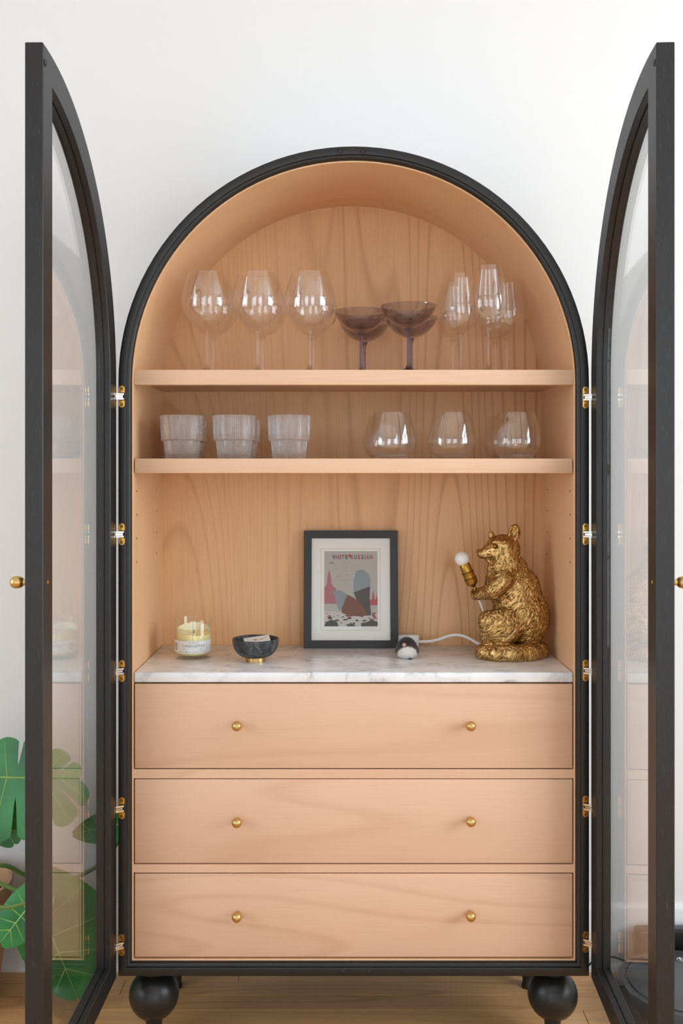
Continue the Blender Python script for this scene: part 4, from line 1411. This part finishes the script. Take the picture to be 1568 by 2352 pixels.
# ------------------------------------------------------------------ robot vacuum and its dock
XV, YV, RV = 0.791, 0.155, 0.170
vac = thing('robot_vacuum', (XV, YV, 0), 'round graphite robot vacuum parked at its dock on the oak floor', 'vacuum')
ZT = 0.090
MB().lathe([(0, 0.012), (0.13, 0.012), (RV - 0.02, 0.016), (RV - 0.006, 0.026), (RV - 0.002, 0.036), (RV, 0.05), (RV, 0.068), (RV - 0.002, 0.076), (RV - 0.010, 0.0835), (RV - 0.022, 0.0855), (RV - 0.0235, 0.0830), (0, 0.0830)], 96).build('shell', 'vac', vac, smooth=30)
MB().lathe([(0, 0.0832), (RV - 0.026, 0.0832), (RV - 0.026, 0.0862), (RV - 0.028, 0.0872), (RV * .45, ZT), (0.03, ZT), (0, ZT)], 96).build('top_plate', 'vac_top', vac, smooth=30)
# front bumper: outer half ring with a parting gap
bpv = []
pr_ = [(RV - 0.004, 0.024), (RV + 0.0025, 0.034), (RV + 0.0032, 0.050), (RV + 0.0032, 0.066), (RV + 0.0005, 0.0765), (RV - 0.008, 0.0855), (RV - 0.012, 0.0848), (RV - 0.006, 0.050)]
MB().lathe(pr_ + [pr_[0]], 72, ang=(math.radians(186), math.radians(354))).build('bumper', 'vac', vac, smooth=35)
MB().box(-RV - 0.0028, -RV + 0.012, -0.016, -0.0105, 0.03, 0.0862, 0.0004, 1).build('bumper_gap', 'vac_black', vac, smooth=0)
for sx in (-1, 1):
    MB().lathe([(0, -0.012), (0.034, -0.012), (0.036, -0.009), (0.036, 0.009), (0.034, 0.012), (0, 0.012)], 32, (sx * 0.105, 0.0, 0.036), axis=(1, 0, 0)).build('wheel', 'vac_black', vac)
lg = P(1563, 2203, 0.25)
lx, ly = lg.x - XV, 0.252 - YV
logo = MB()
def tor(R_, r_, z_):
    q = []
    for k in range(9):
        a = 2 * PI * k / 8
        q.append((R_ + r_ * math.cos(a), z_ + r_ * 0.5 * math.sin(a)))
    return q
lp = MB().lathe([(0, 0.0872), (0.0085, 0.0872), (0.0085, 0.0905), (0, 0.0908)], 32).build('clean_button', 'vac', vac, (lx, ly, 0))
MB().lathe(tor(0.0088, 0.0009, 0.0906), 36).build('button_ring', 'chrome', lp)
sp_ = [Vector((0.0052 * (1 - t * .75) * math.cos(7 * t), 0.0052 * (1 - t * .75) * math.sin(7 * t), 0.0910)) for t in [k / 26 for k in range(27)]]
MB().tube(sp_, 0.0008, 6).build('button_symbol', 'chrome', lp)

dock = thing('charging_dock', (0.845, 0.3475, 0), 'black charging dock against the baseboard behind the robot vacuum', 'dock')
def rrect(hx, hy, r, n=8):
    o = []
    for cx_, cy_, a0 in ((hx - r, hy - r, 0), (-hx + r, hy - r, PI / 2), (-hx + r, -hy + r, PI), (hx - r, -hy + r, 1.5 * PI)):
        for k in range(n + 1):
            a = a0 + PI / 2 * k / n
            o.append((cx_ + r * math.cos(a), cy_ + r * math.sin(a)))
    return o
def lp3(hx, hy, r, z): return [(x, y, z) for x, y in rrect(hx, hy, r)]
dm = MB().sweep([lp3(0.128, 0.0190, .0185, 0.0), lp3(0.132, 0.0205, .020, 0.004), lp3(0.132, 0.0205, .020, 0.118), lp3(0.130, 0.0190, .0185, 0.1225), lp3(0.126, 0.0150, .0148, 0.1240)])
n_ = len(rrect(1, 1, .5)); dm.f.append(list(range(n_))); dm.f.append([len(dm.v) - n_ + i for i in range(n_)])
db = dm.build('dock_body', 'vac_black', dock, smooth=40)
tm = MB().sweep([lp3(0.122, 0.0130, .0128, 0.1240), lp3(0.122, 0.0130, .0128, 0.1252), lp3(0.119, 0.0110, .0108, 0.1262)])
tm.f.append([len(tm.v) - n_ + i for i in range(n_)])
tm.build('dock_lid', 'vac', dock, smooth=40)
D0 = Vector((0.845, 0.3475, 0))
cb_ = [P(1480, 2215, 0.352), P(1440, 2208, 0.352), P(1424, 2203.5, 0.355), P(1412, 2199, 0.357), P(1396, 2197.5, 0.358), P(1380, 2199, 0.358), P(1360, 2210, 0.356), P(1330, 2230, 0.354)]
cb_ = [Vector((p.x, p.y, max(p.z, 0.003))) for p in cb_] + [Vector((0.50, 0.350, 0.003)), Vector((0.42, 0.352, 0.003))]
MB().tube([p - D0 for p in bez(cb_, 6)], 0.0026, 8).build('power_cord', 'cable', dock)

# ------------------------------------------------------------------ potted monstera
YP = 0.215
pot = thing('potted_monstera', (-0.985, YP, 0), 'potted monstera plant with broad split leaves in a terracotta pot', 'plant')
PR = 0.163
MB().lathe([(0, 0.004), (PR - 0.040, 0.0), (PR - 0.036, 0.003), (PR - 0.018, 0.14), (PR - 0.002, 0.275), (PR, 0.288), (PR - 0.002, 0.2915), (PR - 0.010, 0.2915), (PR - 0.012, 0.288), (PR - 0.016, 0.250), (0, 0.250)], 72).build('pot', 'terracotta', pot, smooth=40)
MB().lathe([(0, 0.2575), (PR * .5, 0.2565), (PR - 0.0165, 0.2530)], 40).build('soil', 'soil', pot, smooth=60)
PO = Vector((-0.985, YP, 0))


def leaf(base, tip, width, nrm_, lobes, r0=0.42, droop=0.05, fold=0.06, gap=0.022, back=0.55, stalk=None, curl=0.0, asym=1.0):
    """split leaf: rows of lobes on both sides of the midrib, each lobe a grid of its own"""
    base, tip = Vector(base) - PO, Vector(tip) - PO
    ax = tip - base; L = ax.length; ax.normalize()
    nm = Vector(nrm_); nm = (nm - ax * nm.dot(ax)).normalized()
    sd = ax.cross(nm)
    def pt(u, r, s):
        al = math.radians(138) * (1 - u) ** 1.3 + math.radians(24) * (1 - (1 - u) ** 1.3)
        W = width * (back + (1 - back) * min(1, u / 0.28)) * max(0.0, (1 - max(0, (u - 0.28) / 0.72) ** 2.2)) ** 0.75
        W *= (asym if s > 0 else 1.0)
        m = base + ax * (L * u) - nm * (curl * L * u * u)
        e = r * W
        return m + (ax * math.cos(al) + sd * s * math.sin(al)) * e + nm * (fold * e - droop * e * e / width)
    mb = MB()
    th = nm * 0.0007
    for s in (-1, 1):
        ks = [0.0] + [(k + 1) / (lobes + 0.45) for k in range(lobes - 1)] + [1.0]
        for a, b in zip(ks[:-1], ks[1:]):
            nu, nr = 7 if lobes > 1 else 26, 10
            grid = []
            for j in range(nr + 1):
                r = j / nr
                g = gap * (max(0, r - r0) / (1 - r0)) ** 0.45 if (lobes > 1 and r > r0) else 0
                row_ = []
                for i in range(nu + 1):
                    t = i / nu
                    ua = a + (g if a > 0 else 0); ub = b - (g if b < 1 else 0)
                    u = ua + (ub - ua) * t
                    rr = r
                    if lobes > 1: rr = r * (1 - 0.10 * abs(2 * t - 1) ** 3 * r)
                    row_.append(pt(u, rr, s))
                grid.append(row_)
            n1, n2_ = nr + 1, nu + 1
            vs = [p + th for g_ in grid for p in g_] + [p - th for g_ in grid for p in g_]
            fs = []
            off = n1 * n2_
            for j in range(nr):
                for i in range(nu):
                    q = (j * n2_ + i, j * n2_ + i + 1, (j + 1) * n2_ + i + 1, (j + 1) * n2_ + i)
                    fs.append(q); fs.append(tuple(off + k for k in q[::-1]))
            bd_ = [i for i in range(n2_)] + [j * n2_ + nu for j in range(1, n1)] + [nr * n2_ + i for i in range(nu - 1, -1, -1)] + [j * n2_ for j in range(nr - 1, 0, -1)]
            for i in range(len(bd_)):
                p, q = bd_[i], bd_[(i + 1) % len(bd_)]
                fs.append((p, off + p, off + q, q))
            mb.add(vs, fs)
    lf = mb.build('leaf', 'leaf', pot, smooth=50)
    vn = MB()
    vn.tube([pt(u, 0, 1) + nm * 0.0012 for u in [k / 12 for k in range(13)]], [0.0030 * (1 - .8 * k / 12) for k in range(13)], 6)
    for s in (-1, 1):
        for k in range(5):
            u = 0.04 + 0.165 * k
            if lobes > 1: u = ((k + 0.5) / (lobes + 0.45))
            if u > .9: continue
            vn.tube([pt(u, r, s) + nm * 0.0008 for r in (0, .2, .4, .6, .8, .93)], [0.0014, 0.0013, 0.0011, .0009, .0007, .0004], 5)
    vn.build('vein', 'vein', lf)
    if stalk:
        MB().tube(bez([Vector(q) - PO if k else Vector(q) - PO for k, q in enumerate(stalk)] + [base], 6), 0.0052, 8).build('stalk', 'stemgreen', pot)
    return lf


cn = (-1.0, 0.21, 0.25)
leaf(P(-46, 1784, 0.10), P(180, 1789, 0.12), 0.090, (0.1, -1, 0.2), 5, 0.34, gap=0.014, asym=1.60, droop=0.03, fold=0.03, stalk=[cn, (-1.02, 0.20, 0.42), P(-60, 1830, 0.12)])
leaf(P(-70, 1822, 0.22), P(112, 1885, 0.24), 0.080, (0.1, -1, 0.7), 4, 0.5, gap=0.012, stalk=[cn, (-1.03, 0.24, 0.42)])
leaf(P(-30, 1825, 0.12), P(33, 1938, 0.12), 0.050, (0.2, -1, 0.15), 1, droop=0.02, back=.7)
leaf(P(300, 1888, 0.335), P(168, 1916, 0.30), 0.040, (0.05, -1, 0.4), 1, back=.7, fold=0.02, stalk=[cn, (-0.87, 0.25, 0.318), (-0.805, 0.28, 0.285), P(120, 2030, 0.30), P(228, 1986, 0.32)])
leaf(P(84, 2066, 0.14), P(178, 2291, 0.17), 0.132, (0.25, -1, 0.35), 1, back=.62, droop=0.05, fold=0.10, asym=0.58, stalk=[cn, (-0.90, 0.17, 0.325), (-0.825, 0.15, 0.318)])
leaf(P(76, 2070, 0.08), P(2, 2164, 0.06), 0.050, (-0.1, -1, 0.2), 1, back=1.0, droop=0.05, fold=-0.05, stalk=[cn, (-0.92, 0.12, 0.315), (-0.86, 0.095, 0.318), (-0.80, 0.085, 0.290)])
